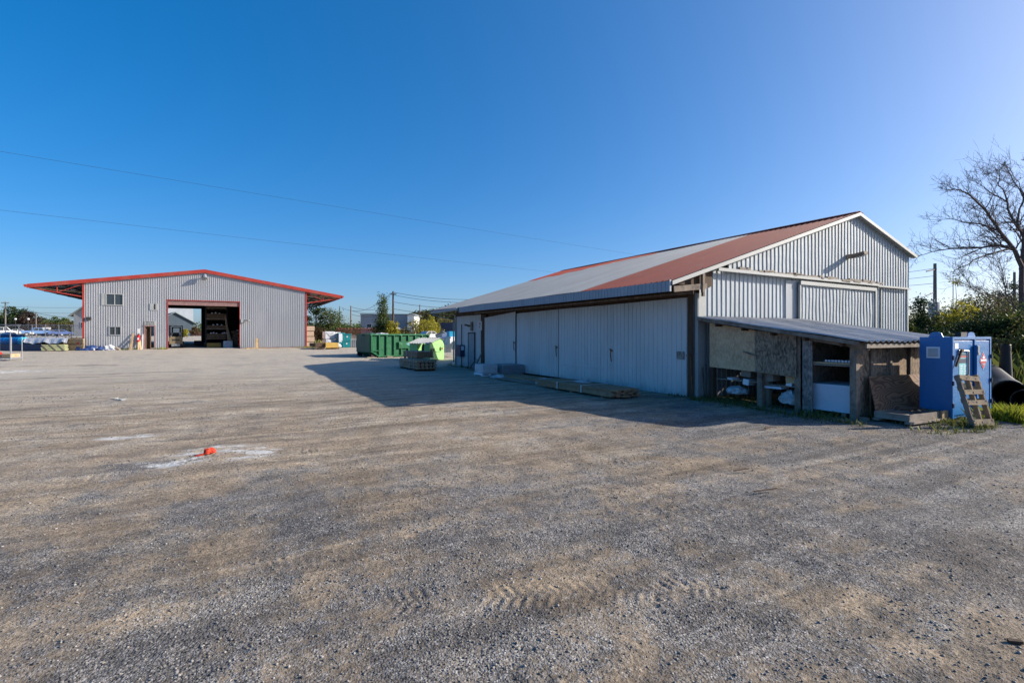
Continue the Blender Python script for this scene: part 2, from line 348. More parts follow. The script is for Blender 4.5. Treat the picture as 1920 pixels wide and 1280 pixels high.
def make_ground():
    rs = [.35]
    while rs[-1] < 42: rs.append(rs[-1] * 1.0062 + .0006)
    while rs[-1] < 3500: rs.append(rs[-1] * 1.06)
    rs = np.array(rs)
    vd = math.degrees(math.atan2(cs, sn))              # direction of view in degrees from +X
    a = list(np.arange(vd - 54, vd + 54, .21)); b = list(np.arange(vd + 54, vd + 306, 2.5))
    an = np.radians(np.array(a + b)); n = len(an); r = len(rs)
    RR, AA = np.meshgrid(rs, an, indexing='ij'); X = RR * np.cos(AA); Y = RR * np.sin(AA)
    Z = height(X.ravel(), Y.ravel())
    co = np.column_stack([X.ravel(), Y.ravel(), Z]); co = np.vstack([co, [0, 0, 0]])
    i, j = np.meshgrid(np.arange(r - 1), np.arange(n), indexing='ij'); j2 = (j + 1) % n
    q = np.stack([i * n + j, (i + 1) * n + j, (i + 1) * n + j2, i * n + j2], -1).reshape(-1, 4)
    tri = np.stack([np.full(n, r * n), np.arange(n), (np.arange(n) + 1) % n], -1)
    me = bpy.data.meshes.new('ground'); me.vertices.add(len(co)); me.vertices.foreach_set('co', co.ravel())
    nl = q.size + tri.size; me.loops.add(nl); me.loops.foreach_set('vertex_index', np.concatenate([q.ravel(), tri.ravel()]))
    me.polygons.add(len(q) + len(tri))
    st = np.concatenate([np.arange(len(q)) * 4, q.size + np.arange(len(tri)) * 3]); me.polygons.foreach_set('loop_start', st)
    me.update(); me.validate(); me.polygons.foreach_set('use_smooth', np.ones(len(me.polygons), dtype=bool))
    o = bpy.data.objects.new('ground', me); scene.collection.objects.link(o); o['kind'] = 'structure'
    return o
ground = make_ground()
def ground_mat():
    m = bpy.data.materials.new('gravel_yard'); m.use_nodes = True; N = m.node_tree.nodes; L = m.node_tree.links; b = N['Principled BSDF']
    b.inputs['Roughness'].default_value = .92; b.inputs['Specular IOR Level'].default_value = .25
    tc = N.new('ShaderNodeTexCoord'); sep = N.new('ShaderNodeSeparateXYZ'); L.new(tc.outputs['Object'], sep.inputs[0])
    def mp(sc, rz=0, loc=(0, 0, 0)):
        n = N.new('ShaderNodeMapping'); n.inputs['Scale'].default_value = sc; n.inputs['Rotation'].default_value = (0, 0, rz); n.inputs['Location'].default_value = loc
        L.new(tc.outputs['Object'], n.inputs[0]); return n.outputs[0]
    def noi(vec, sc, det=5, ro=.6, di=0):
        n = N.new('ShaderNodeTexNoise'); n.inputs['Scale'].default_value = sc; n.inputs['Detail'].default_value = det; n.inputs['Roughness'].default_value = ro; n.inputs['Distortion'].default_value = di
        L.new(vec, n.inputs['Vector']); return n.outputs['Fac']
    def M(op, a, bb=None, c=None):
        n = N.new('ShaderNodeMath'); n.operation = op
        for k, v in enumerate((a, bb, c)):
            if v is None: continue
            if isinstance(v, (int, float)): n.inputs[k].default_value = v
            else: L.new(v, n.inputs[k])
        return n.outputs[0]
    def mr(v, a, bb, c=0, d=1):
        n = N.new('ShaderNodeMapRange'); n.interpolation_type = 'SMOOTHSTEP'; L.new(v, n.inputs[0])
        for k, q in enumerate((a, bb, c, d)): n.inputs[k + 1].default_value = q
        return n.outputs[0]
    def mix(f, a, bb, mode='MIX'):
        n = N.new('ShaderNodeMix'); n.data_type = 'RGBA'; n.blend_type = mode
        if isinstance(f, (int, float)): n.inputs[0].default_value = f
        else: L.new(f, n.inputs[0])
        for k, q in ((6, a), (7, bb)):
            if isinstance(q, tuple): n.inputs[k].default_value = q + (1,)
            else: L.new(q, n.inputs[k])
        return n.outputs[2]
    flat = mp((1, 1, 0))
    big = noi(flat, .22, 5, .6, .4)
    mid = noi(flat, 1.1, 6, .65, .5)
    streak = noi(mp((1.3, .5, 0), R(-12)), .9, 6, .62, .3)
    cross = noi(mp((.5, 1.3, 0), R(24)), .8, 6, .62, .4)
    fine = noi(flat, 22, 5, .7)
    grit = noi(flat, 75, 3, .7)
    near = mr(sep.outputs[1], 13.0, 2.5)               # the grey gravel shows through near the yard entrance
    rightm = mr(sep.outputs[0], 1.0, 9.0)
    s = M('ADD', M('MULTIPLY', big, .65), M('MULTIPLY', mid, .50)); s = M('ADD', s, M('MULTIPLY', streak, .12)); s = M('ADD', s, M('MULTIPLY', cross, .43))
    s = M('ADD', s, M('MULTIPLY', near, .20)); s = M('ADD', s, M('MULTIPLY', M('MULTIPLY', rightm, mr(sep.outputs[1], 16, 8)), .06))
    gm = mr(M('ADD', s, M('ADD', M('MULTIPLY', M('SUBTRACT', noi(flat, 5.5, 5, .7), .5), .40), M('MULTIPLY', M('SUBTRACT', fine, .5), .30))), .93, 1.11)
    dust = mr(M('ADD', M('MULTIPLY', cross, .6), M('MULTIPLY', mid, .5)), .5, .68)
    dirt = mix(dust, (.28, .225, .165), (.43, .37, .29))
    dirt = mix(mr(noi(flat, .6, 5, .6, .6), .55, .72), dirt, (.19, .155, .125))
    far = mr(sep.outputs[1], 9, 34)
    dirt = mix(M('MULTIPLY', far, .75), dirt, (.47, .42, .345))
    v = N.new('ShaderNodeTexVoronoi'); v.inputs['Scale'].default_value = 62; L.new(flat, v.inputs['Vector'])
    sc = N.new('ShaderNodeSeparateColor'); L.new(v.outputs['Color'], sc.inputs[0])
    v2 = N.new('ShaderNodeTexVoronoi'); v2.inputs['Scale'].default_value = 130; L.new(flat, v2.inputs['Vector'])
    sc2 = N.new('ShaderNodeSeparateColor'); L.new(v2.outputs['Color'], sc2.inputs[0])
    st = M('ADD', M('MULTIPLY', sc.outputs[0], .5), M('MULTIPLY', sc2.outputs[1], .5))
    rp = N.new('ShaderNodeValToRGB'); e = rp.color_ramp.elements; e[0].position = .15; e[0].color = (.045, .045, .048, 1); e[1].position = .95; e[1].color = (.38, .38, .385, 1); q = e.new(.55); q.color = (.165, .163, .168, 1)
    L.new(st, rp.inputs[0])
    speck = M('GREATER_THAN', sc.outputs[2], .72)
    dirt2 = mix(M('MULTIPLY', speck, mr(mid, .35, .6, .1, .75)), dirt, rp.outputs[0])
    col = mix(M('MULTIPLY', gm, .86), dirt2, rp.outputs[0])
    col = mix(.75, col, mix(1, col, mix(mr(fine, .36, .64), (.54, .54, .54), (1.50, 1.48, 1.44)), 'MULTIPLY'))
    blot = mr(noi(flat, 2.3, 6, .7, .5), .38, .62)
    col = mix(M('MULTIPLY', mr(sep.outputs[1], 26, 8), .85), col, mix(1, col, mix(blot, (.78, .765, .755), (1.16, 1.14, 1.12)), 'MULTIPLY'))
    for ang, lo in ((31, (3, 1, 0)), (-28, (0, 5, 0)), (78, (7, 2, 0))):  # light and dark streaks paint in the rut shading of wheel tracks
        tr = noi(mp((.10, 2.6, 0), R(ang), lo), 1.0, 4, .55, .25); msk = mr(noi(mp((.3, .3, 0), 0, lo), 1.0, 3), .42, .62)
        col = mix(M('MULTIPLY', msk, M('MULTIPLY', mr(sep.outputs[1], 45, 12), .9)), col, mix(1, col, mix(mr(tr, .40, .60), (.76, .75, .74), (1.18, 1.17, 1.14)), 'MULTIPLY'))
    # spilled white plaster
    def blob(x, y, rx, ry):
        a = M('DIVIDE', M('SUBTRACT', sep.outputs[0], x), rx); c = M('DIVIDE', M('SUBTRACT', sep.outputs[1], y), ry)
        return mr(M('ADD', M('MULTIPLY', a, a), M('MULTIPLY', c, c)), 1.3, .2)
    wb = blob(-.85, 9.05, .55, .4)
    for q in ((.2, 9.2, .5, .55), (-.4, 9.75, .6, .35), (-10.6, 34.5, 3.0, 1.0), (-11.5, 31.5, 2.5, .8), (-1.8, 11.9, .6, .25)): wb = M('MAXIMUM', wb, blob(*q))
    wn = mr(noi(mp((.7, 1.6, 0), R(20)), 3.2, 6, .7, .6), .455, .57)
    col = mix(M('MULTIPLY', M('MULTIPLY', wb, wn), .85), col, (.62, .62, .60))
    # damp dark stains
    db = blob(.7, 11.8, .7, .35)
    for q in ((-7.8, 29, 4, .5), (-3.5, 9.9, .5, .3), (-9.0, 37.5, 4.5, .35), (5.8, 1.6, 1.2, .7), (-5.5, 31, 3.5, .5)): db = M('MAXIMUM', db, blob(*q))
    col = mix(M('MULTIPLY', M('MULTIPLY', db, mr(mid, .35, .6)), .6), col, (.10, .08, .065))
    L.new(col, b.inputs['Base Color'])
    b1 = N.new('ShaderNodeBump'); b1.inputs['Distance'].default_value = .017; L.new(fine, b1.inputs['Height'])
    b2 = N.new('ShaderNodeBump'); b2.inputs['Distance'].default_value = .008
    hh = M('MULTIPLY', M('SUBTRACT', 1, M('MULTIPLY', v.outputs['Distance'], 1.4)), M('ADD', M('MULTIPLY', gm, .9), M('MULTIPLY', speck, .6))); L.new(hh, b2.inputs['Height']); L.new(b1.outputs[0], b2.inputs['Normal'])
    b3 = N.new('ShaderNodeBump'); b3.inputs['Distance'].default_value = .006; L.new(grit, b3.inputs['Height']); L.new(b2.outputs[0], b3.inputs['Normal'])
    L.new(b3.outputs[0], b.inputs['Normal']); return m
ground.data.materials.append(ground_mat())

def scatter_stones(name, n, r0, r1, smin, smax, cols, seed, label):
    g = np.random.RandomState(seed)
    vd = math.atan2(cs, sn)
    r = r0 * (r1 / r0) ** g.rand(n * 3); a = vd + np.radians((g.rand(n * 3) - .5) * 104)
    x = r * np.cos(a); y = r * np.sin(a)
    dens = .25 + 1.6 * np.clip(fbm(x * .45, y * .45, 3, 51) + .15, 0, 1) + 1.1 * np.clip(fbm(x * 1.7, y * 1.7, 2, 57), 0, 1)
    keep = g.rand(n * 3) < np.clip(dens * .5, 0, 1); x = x[keep][:n]; y = y[keep][:n]; r = np.hypot(x, y); k = len(x)
    ok = ~((x > 11.9) & (y > 5.4)); x = x[ok]; y = y[ok]; r = r[ok]; k = len(x)
    z = height(x, y)
    sz = smin + (smax - smin) * g.rand(k) ** 4.5; sz *= (.8 + r * .05)
    base = np.array([(1, 0, 0), (.3, .95, 0), (-.8, .6, 0), (-.8, -.6, 0), (.3, -.95, 0), (.35, .2, .75), (-.4, -.1, .65), (0, .05, -.6)], float)
    F = np.array([(0, 1, 5), (1, 2, 5), (2, 6, 5), (2, 3, 6), (3, 4, 6), (4, 5, 6), (4, 0, 5), (1, 0, 7), (2, 1, 7), (3, 2, 7), (4, 3, 7), (0, 4, 7)])
    V = base[None] * (1 + (g.rand(k, 8, 3) - .5) * .7); th = g.rand(k) * 6.28; c, s_ = np.cos(th)[:, None], np.sin(th)[:, None]
    vx = V[..., 0] * c - V[..., 1] * s_; vy = V[..., 0] * s_ + V[..., 1] * c; vz = V[..., 2] * (.6 + .5 * g.rand(k)[:, None])
    P = np.stack([vx * sz[:, None] + x[:, None], vy * sz[:, None] + y[:, None], vz * sz[:, None] + (z + sz * .15)[:, None]], -1).reshape(-1, 3)
    FF = (F[None] + (np.arange(k) * 8)[:, None, None]).reshape(-1, 3)
    me = bpy.data.meshes.new(name); me.vertices.add(len(P)); me.vertices.foreach_set('co', P.ravel()); me.loops.add(FF.size); me.loops.foreach_set('vertex_index', FF.ravel())
    me.polygons.add(len(FF)); me.polygons.foreach_set('loop_start', np.arange(len(FF)) * 3); me.update()
    o = bpy.data.objects.new(name, me); scene.collection.objects.link(o); me.materials.append(leafmat(name + '_colours', cols, 0)); tag(o, label, 'gravel', kind='stuff'); return o
scatter_stones('gravel', 70000, 2.0, 24, .0026, .013, [(.06, .06, .065), (.13, .125, .125), (.19, .19, .195), (.15, .13, .11), (.24, .22, .19), (.34, .33, .32)], 5, 'loose grey gravel strewn over the dirt yard')

# ---------------------------------------------------------------- vegetation builders
def leaves_mesh(name, pts, size, m, parent=None, kind=None, aspect=1.5, up=0.0, off=None):
    g = np.random.RandomState(len(pts) % 9973); P = np.array(pts, float); k = len(P)
    if off is not None: P = P - np.array(off)
    d = g.randn(k, 3); d[:, 2] += up; d /= np.linalg.norm(d, axis=1)[:, None]
    e = np.cross(d, g.randn(k, 3)); e /= np.linalg.norm(e, axis=1)[:, None]
    s = size * (.6 + .8 * g.rand(k))[:, None]
    A = P - d * s * .5 * aspect; B = P + e * s * .36; C = P + d * s * .5 * aspect; D = P - e * s * .36
    V = np.stack([A, B, C, D], 1).reshape(-1, 3)
    me = bpy.data.meshes.new(name); me.vertices.add(len(V)); me.vertices.foreach_set('co', V.ravel()); me.loops.add(len(V)); me.loops.foreach_set('vertex_index', np.arange(len(V)))
    me.polygons.add(k); me.polygons.foreach_set('loop_start', np.arange(k) * 4); me.update(); me.materials.append(m)
    o = bpy.data.objects.new(name, me); scene.collection.objects.link(o)
    if parent is not None: o.parent = parent
    if kind: o['kind'] = kind
    return o
def crown_pts(ells, nclump, per, cr, seed):
    g = np.random.RandomState(seed); out = []; cc = []
    for (cx, cy, cz, rx, ry, rz), fr in ells:
        for _ in range(int(nclump * fr)):
            d = g.randn(3); d /= np.linalg.norm(d); rr = (.35 + .65 * g.rand() ** .5) * (1 + .18 * g.randn())
            c = np.array([cx, cy, cz]) + d * rr * np.array([rx, ry, rz]); cc.append(c)
            w = cr * (.5 + g.rand())
            out.append(c + g.randn(int(per * (.5 + g.rand())), 3) * w * np.array([1, 1, .7]))
    return np.vstack(out), cc
def tree(name, label, base, h, rad, leafm, seed, nclump=60, per=60, cr=None, leaf=.12, shape='round', group=None, lo=.25, trunk_r=None, cat='tree'):
    base = Vector(base); t = thing(name, label, cat, base, 0, group); g = random.Random(seed)
    cr = cr or rad * .16
    if shape == 'round': ells = [((0, 0, h * (1 + lo) / 2, rad, rad, h * (1 - lo) / 2), .7), ((rad * .3, -rad * .2, h * (lo + .22), rad * .9, rad * .9, h * .22), .3)]
    elif shape == 'bush': ells = [((g.uniform(-.6, .6) * rad, g.uniform(-.4, .4) * rad, h * g.uniform(.3, .62), rad * .6, rad * .6, h * .36), .25) for _ in range(4)]
    elif shape == 'cone': ells = [((0, 0, h * (lo + (1 - lo) * k / 8), rad * (1 - k / 8.6), rad * (1 - k / 8.6), h * .07), .22 * (1 - k / 9)) for k in range(8)]
    elif shape == 'spread': ells = [((g.uniform(-.7, .7) * rad, g.uniform(-.5, .5) * rad, h * g.uniform(.45, .85), rad * .45, rad * .45, h * .16), .14) for _ in range(7)]
    P, cc = crown_pts(ells, nclump, per, cr, seed)
    P = P[P[:, 2] > .05]
    b = MB(); tr = trunk_r or h * .022
    top = h * (.97 if shape == 'cone' else .62)
    pts = [Vector((g.gauss(0, .02) * h * k / 5, g.gauss(0, .02) * h * k / 5, -0.2 + (top + .2) * k / 5)) for k in range(6)]
    b.tube(pts, [tr * (1 - .14 * k) for k in range(6)], 7)
    for c in cc[::max(1, len(cc) // 26)]:
        s = pts[min(4, max(1, int(c[2] / top * 3.2)))]; e = Vector(c)
        if e.z < s.z: s = pts[1]
        mid = s.lerp(e, .5) + Vector((0, 0, -.04 * h)); b.tube([s, mid, e], [tr * .4, tr * .25, tr * .08], 5)
    b.build('trunk', M_bark, t); leaves_mesh('crown', P, leaf, leafm, t, up=.1)
    return t
def grass_pts(regions, dens, seed):
    g = np.random.RandomState(seed); out = []
    for (x0, x1, y0, y1, k) in regions:
        n = int(dens * k * abs(x1 - x0) * abs(y1 - y0)); x = x0 + (x1 - x0) * g.rand(n); y = y0 + (y1 - y0) * g.rand(n)
        keep = fbm(x * 1.3, y * 1.3, 2, 5) > -.12 - .1 * g.rand(n); out.append(np.column_stack([x[keep], y[keep]]))
    return np.vstack(out)
def grass(name, xy, hmin, hmax, m, label, seed=1, cat='grass', wid=.009):
    g = np.random.RandomState(seed); k = len(xy); z = height(xy[:, 0], xy[:, 1]) - .01
    P = np.column_stack([xy, z]); th = g.rand(k) * 6.28; h = hmin + (hmax - hmin) * g.rand(k) ** 2
    w = wid * (.6 + g.rand(k)); sx = np.cos(th) * w; sy = np.sin(th) * w; ln = g.randn(k, 2) * .35 * h[:, None]
    Z = np.zeros(k)
    A = P + np.column_stack([sx, sy, Z]); B = P - np.column_stack([sx, sy, Z])
    C = P + np.column_stack([ln[:, 0] * .35 - sx * .6, ln[:, 1] * .35 - sy * .6, h * .6]); D = P + np.column_stack([ln[:, 0], ln[:, 1], h])
    V = np.stack([A, B, C, D], 1).reshape(-1, 3)
    me = bpy.data.meshes.new(name); me.vertices.add(len(V)); me.vertices.foreach_set('co', V.ravel()); me.loops.add(len(V)); me.loops.foreach_set('vertex_index', np.arange(len(V)))
    me.polygons.add(k); me.polygons.foreach_set('loop_start', np.arange(k) * 4); me.update(); me.materials.append(m)
    o = bpy.data.objects.new(name, me); scene.collection.objects.link(o); return tag(o, label, cat, kind='stuff')
# ---------------------------------------------------------------- storage shed on the right
SX0, SX1, SY0, SY1 = 12.3, 25.2, 10.45, 29.45
RX, RZ, EX, EZ = 20.9, 6.66, 10.86, 3.51                # ridge, left eave
EX2 = 25.45; SLR = (RZ - 5.36) / (EX2 - RX)
def rz(x): return EZ + (x - EX) * (RZ - EZ) / (RX - EX) if x < RX else RZ - (x - RX) * SLR
shed = thing('storage_shed', 'long pale metal storage shed with a patched red and grey roof and sliding doors', 'shed', (SX0, SY0, 0))
W = dict(parent=shed, world=True)
FY0, FY1 = 10.18, 29.95
# front gable: lower band and upper band of ribbed siding
b = MB(); b.corr(SX0, SX1, lambda u: (u, SY0 - .02, -.05), lambda u: (u, SY0 - .02, min(3.98, rz(u) - .05)), (0, -1, 0), .215, .024, 'rib', knots=[13.9], rows=5, wob=.006)
b.build('gable_lower_siding', M_shedw, **W)
b = MB(); b.corr(SX0 + 1.2, SX1, lambda u: (u, SY0 - .10, 3.92), lambda u: (u, SY0 - .10, max(3.93, rz(u) - .04)), (0, -1, 0), .215, .024, 'rib', knots=[RX, 13.7, 13.9], rows=5, wob=.006)
b.build('gable_upper_siding', M_shedw, **W)
b = MB(); b.prism([(SX0 + .1, 0), (SX1 - .1, 0), (SX1 - .1, rz(SX1) - .12), (RX, RZ - .12), (SX0 + .1, rz(SX0) - .12)], lambda p: (p[0], SY0 + .0, p[1]), lambda p: (p[0], SY0 + .09, p[1])); b.build('gable_framing', M_dwood, **W)
# ragged torn strip and the door track under the upper band
b = MB(); x = 13.9
while x < 22.6:
    w = rng.uniform(.12, .5); b.rbox((x + w / 2, SY0 - .17 - rng.random() * .05, 4.0 + rng.uniform(-.03, .05)), (w, .05 + rng.random() * .06, rng.uniform(.03, .12)), (0, rng.uniform(-.12, .12), 0)); x += w * .8
b.build('torn_flashing', M_gwoodh, **W)
b = MB(); b.beam((12.9, SY0 - .20, 3.95), (22.45, SY0 - .20, 3.93), .09, .10); b.build('door_track', M_trim, **W)
b = MB(); b.beam((22.5, SY0 - .15, 3.9), (25.2, SY0 - .15, 3.9), .05, .07); b.build('wall_flashing', M_trim, **W)
# big sliding door in the gable
b = MB(); b.corr(17.25, 22.25, lambda u: (u, SY0 - .14, .35), lambda u: (u + .0, SY0 - .14, 3.74), (0, -1, 0), .215, .022, 'rib', rows=7, wob=.018)
dr = b.build('gable_sliding_door', M_shedw, **W)
b = MB(); b.beam((17.2, SY0 - .19, 3.76), (22.3, SY0 - .19, 3.74), .05, .13); b.box(17.18, 17.24, SY0 - .19, SY0 - .12, .3, 3.7); b.box(22.26, 22.38, SY0 - .19, SY0 - .10, .3, 3.72); b.build('door_frame', M_trim, dr, world=True)
b = MB(); b.box(16.55, 17.17, SY0 - .075, SY0 - .05, .1, 3.83); b.build('flat_panel', M_fascia, **W)  # blue-grey colour carries the shade lying on this panel
b = MB(); b.box(22.95, 23.02, SY0 - .07, SY0 - .047, .1, 3.84); b.box(SX1 - .06, SX1 + .04, SY0 - .07, SY0 + .3, 0, rz(SX1) - .1); b.build('corner_trim', M_trim, **W)
# gable lamp
b = MB(); b.rbox((20.35, SY0 - .52, 4.94), (.26, .46, .11), (R(-8), 0, 0)); b.box(20.25, 20.45, SY0 - .34, SY0 - .1, 4.84, 4.98)
lp = b.build('wall_lamp', M_gwood, **W)
b = MB(); b.rbox((20.35, SY0 - .55, 4.87), (.2, .34, .03), (R(-8), 0, 0)); b.build('lens', M_glass, lp, world=True)
# near corner: white trim board, dark post
b = MB(); b.box(12.20, 12.50, SY0 - .075, SY0 - .047, 0, 3.2); b.box(12.17, 12.21, SY0 - .07, SY0 + .10, 0, 3.2); b.build('corner_board', M_trim, **W)
b = MB(); b.box(12.10, 12.32, 10.50, 10.72, -.1, 3.34); b.build('corner_post', M_dwood, **W)
b = MB(); b.tube([(12.08, 10.62, 1.35), (12.0, 10.58, 1.33), (11.97, 10.66, 1.3)], .012, 5); b.tube([(12.07, 10.5, .2), (12.04, 10.53, .8), (12.06, 10.56, 1.3)], .012, 5); b.build('door_latch', M_rust, **W)
# left side wall, hidden framing and far corner panel
Ys = [yX(p, SX0 - .1) for p in (908, 968, 1048, 1152, 1303)]
b = MB(); b.box(SX0 + .06, SX0 + .12, SY0 + .3, SY1, -.1, 3.55); b.build('side_framing', M_dwood, **W)
b = MB(); b.corr(Ys[0] + .55, SY1, lambda u: (SX0 - .04, u, 0), lambda u: (SX0 - .04, u, 3.12), (-1, 0, 0), .2, .018, 'wide'); b.build('side_siding', M_sided, **W)
b = MB(); b.box(SX0 - .12, SX0 + .05, SY1 - .02, SY1 + .1, 0, 3.2); b.build('corner_trim', M_trim, **W)
def side_door(y0, y1, zb, zt0, zt1, x):
    b = MB(); b.corr(y0, y1, lambda u: (x, u, zb), lambda u: (x, u, zt0 + (zt1 - zt0) * (u - y0) / (y1 - y0)), (-1, 0, 0), .2, .02, 'wide', rows=5, wob=.008)
    return b.build('sliding_door', M_sided, **W)
d4 = side_door(Ys[4] - .02, Ys[3] - .035, .04, 3.09, 3.06, SX0 - .17)
d3 = side_door(Ys[3] + .0, Ys[2] - .035, .10, 3.06, 3.05, SX0 - .12)
d2 = side_door(Ys[2] + .03, Ys[1] - .08, .10, 3.05, 3.00, SX0 - .12)
d1 = side_door(Ys[1] + .02, Ys[0] - .1, .16, 3.10, 2.90, SX0 - .12)
b = MB(); b.box(SX0 - .145, SX0 - .12, Ys[3] - .02, Ys[2] - .1, .66, .69); b.build('lower_rail', M_sided, d3, world=True)
b = MB(); b.box(SX0 - .22, SX0 - .19, 10.85, 11.12, 1.18, 1.42); b.build('panel_patch', M_osbg, d4, world=True)
for yy, zz, dd in ((Ys[3] + .06, .95, d3), (Ys[2] + .05, 1.0, d2), (Ys[1] + .05, 1.15, d1)):
    b = MB(); b.tube([(SX0 - .2, yy, zz), (SX0 - .22, yy + .02, zz + .25), (SX0 - .2, yy + .03, zz + .42)], .02, 5); b.rbox((SX0 - .2, yy + .01, zz + .42), (.03, .16, .05), (.4, 0, 0)); b.build('door_pull', M_rust, dd, world=True)
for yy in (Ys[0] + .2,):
    b = MB(); b.box(SX0 - .06, SX0 + .04, yy - .32, yy + .33, 0, 3.15); b.build('gap_shade_panel', M_dwood, **W)  # solid dark panel painted as the shade of the open gap
# fascia of timber behind the track, rafters
b = MB(); b.box(SX0 - .06, SX0 + .0, SY0 + .2, SY1, 3.10, 3.42); b.build('eave_header', M_dwood, **W); b = MB()
y = SY0 + .3
while y < SY1: b.beam((EX + .12, y, EZ - .10), (SX0 + .2, y, rz(SX0 + .2) - .10), .05, .13); y += .61
b.each('eave_rafter', M_dwood, **W)
b = MB(); b.beam((SX0 - .22, SY0 + .1, 3.22), (SX0 - .22, SY1 - 3.2, 3.19), .07, .08); b.build('side_door_track', M_gwood, **W)
# end of the left eave: pale tie board, dark panel standing in for the shaded hollow
b = MB(); b.beam((EX + .1, SY0 - .25, 3.25), (SX0 + .05, SY0 - .25, 3.40), .04, .17); b.build('eave_tie_board', M_gwood, **W)
b = MB(); b.box(12.12, 12.2, SY0 - .3, SY0 - .22, 3.2, 3.9); b.box(12.26, 12.33, SY0 - .2, SY0 - .12, 3.1, 3.95); b.each('eave_stud', M_gwood, **W)
b = MB(); b.prism([(EX + .4, 3.42), (SX0 + .5, 3.42), (SX0 + .5, rz(SX0 + .5) - .13), (EX + .4, rz(EX + .4) - .12)], lambda p: (p[0], SY0 - .08, p[1]), lambda p: (p[0], SY0 - .04, p[1])); b.build('eave_shade_panel', M_dwood, **W)
# right wall and back wall
b = MB(); b.corr(SY0, SY1, lambda u: (SX1, u, 0), lambda u: (SX1, u, rz(SX1) - .06), (1, 0, 0), .215, .02, 'rib'); b.build('right_siding', M_shedw, **W)
b = MB(); b.corr(SX0, SX1, lambda u: (u, SY1, 0), lambda u: (u, SY1, rz(u) - .06), (0, 1, 0), .215, .02, 'rib', knots=[RX]); b.build('back_siding', M_shedw, **W)
# roof: main sheets grey, with red sheets at the near end and along the far ridge
def redline(y):
    if y < 14.55: return EX - .1
    if y < 17.9: return 99
    f = (y - 17.9) / 12.0; x = RX - .25 - 3.0 * f
    return round(x * 2.2) / 2.2 + .12 * math.sin(y * 3)
y = FY0; red = MB(); gry = MB(); red2 = MB()
nrm = Vector((-(RZ - EZ), 0, RX - EX)).normalized()
def rp(x, yy): return (x, yy, rz(x) + .012 * math.sin(yy * .9) * math.sin(x * .7) - .02)
while y < FY1 - .01:
    y1 = min(y + .915, FY1) if y > FY0 else 14.55 - .915 * 4
    x = redline((y + y1) / 2) if y1 > 14.6 else EX
    if y1 <= 14.6: red.corr(y, y1, lambda u: rp(EX, u), lambda u: rp(RX, u), nrm, .229, .022, 'wide', rows=8)
    elif x > 50: gry.corr(y, y1, lambda u: rp(EX, u), lambda u: rp(RX, u), nrm, .229, .022, 'wide', rows=8)
    else:
        gry.corr(y, y1, lambda u: rp(EX, u), lambda u: rp(x + .15, u), nrm, .229, .022, 'wide', rows=6)
        xx = x; red2.corr(y, y1, lambda u: Vector(rp(xx, u)) + nrm * .012, lambda u: Vector(rp(RX, u)) + nrm * .012, nrm, .229, .022, 'wide', rows=3)
    y = y1
red.build('red_roof_sheets', M_redroof, **W); gry.build('grey_roof_sheets', M_greyroof, **W); red2.build('upper_red_roof_sheets', M_redroof2, **W)
b = MB(); b.corr(FY0, FY1, lambda u: (RX, u, RZ - .02), lambda u: (EX2, u, rz(EX2) - .02), (SLR, 0, 1), .229, .022, 'wide'); b.build('right_roof_sheets', M_greyroof, **W)
b = MB(); b.beam((RX - .14, FY0, RZ - .015), (RX - .14, FY1, RZ - .015), .3, .012, (-.3, 0, 1)); b.beam((RX + .14, FY0, RZ - .005), (RX + .14, FY1, RZ - .005), .3, .012, (.22, 0, 1)); b.build('ridge_cap', M_redroof, **W)
b = MB()
for x0, z0, x1, z1 in ((EX, EZ, RX, RZ), (RX, RZ, EX2, rz(EX2))):
    b.prism([(x0, z0 - .03), (x1, z1 - .03), (x1, z1 - .15), (x0, z0 - .15)], lambda p: (p[0], FY0 - .035, p[1]), lambda p: (p[0], FY0 - .005, p[1]))
    b.prism([(x0, z0 - .03), (x1, z1 - .03), (x1, z1 - .15), (x0, z0 - .15)], lambda p: (p[0], FY1 + .005, p[1]), lambda p: (p[0], FY1 + .03, p[1]))
b.each('rake_board', M_trim, **W)
b = MB(); b.prism([(SX0 + 1.0, rz(SX0 + 1) - .10), (RX, RZ - .10), (EX2, rz(EX2) - .10), (EX2, rz(EX2) - .13), (RX, RZ - .13), (SX0 + 1.0, rz(SX0 + 1) - .13)], lambda p: (p[0], FY0, p[1]), lambda p: (p[0], SY0 - .08, p[1])); b.build('rake_soffit', M_trim, **W)
b = MB(); b.corr(FY0, FY1 - 4.3, lambda u: (EX - .03, u, EZ - .33), lambda u: (EX - .03, u, EZ - .03), (-1, 0, 0), .16, .012, 'rib', rows=1); b.box(EX - .08, EX - .02, FY0, FY0 + .03, EZ - .33, EZ); b.build('eave_fascia', M_fascia, solid=.006, **W)
b = MB(); b.prism([(EX - .16, 3.46), (EX - .15, 3.33), (EX - .04, 3.30), (EX - .0, 3.30), (EX - .0, 3.46)], lambda p: (p[0], FY1 - 4.2, p[1]), lambda p: (p[0], FY1, p[1] - .04)); b.build('gutter', M_fascia, **W)
b = MB(); b.tube([(EX - .05, FY1 - .1, 3.2), (SX0 - .25, SY1 - .02, 2.9), (SX0 - .22, SY1 + .02, .25), (SX0 - .55, SY1 + .0, .10)], .045, 6); b.build('downpipe', M_trim, **W)
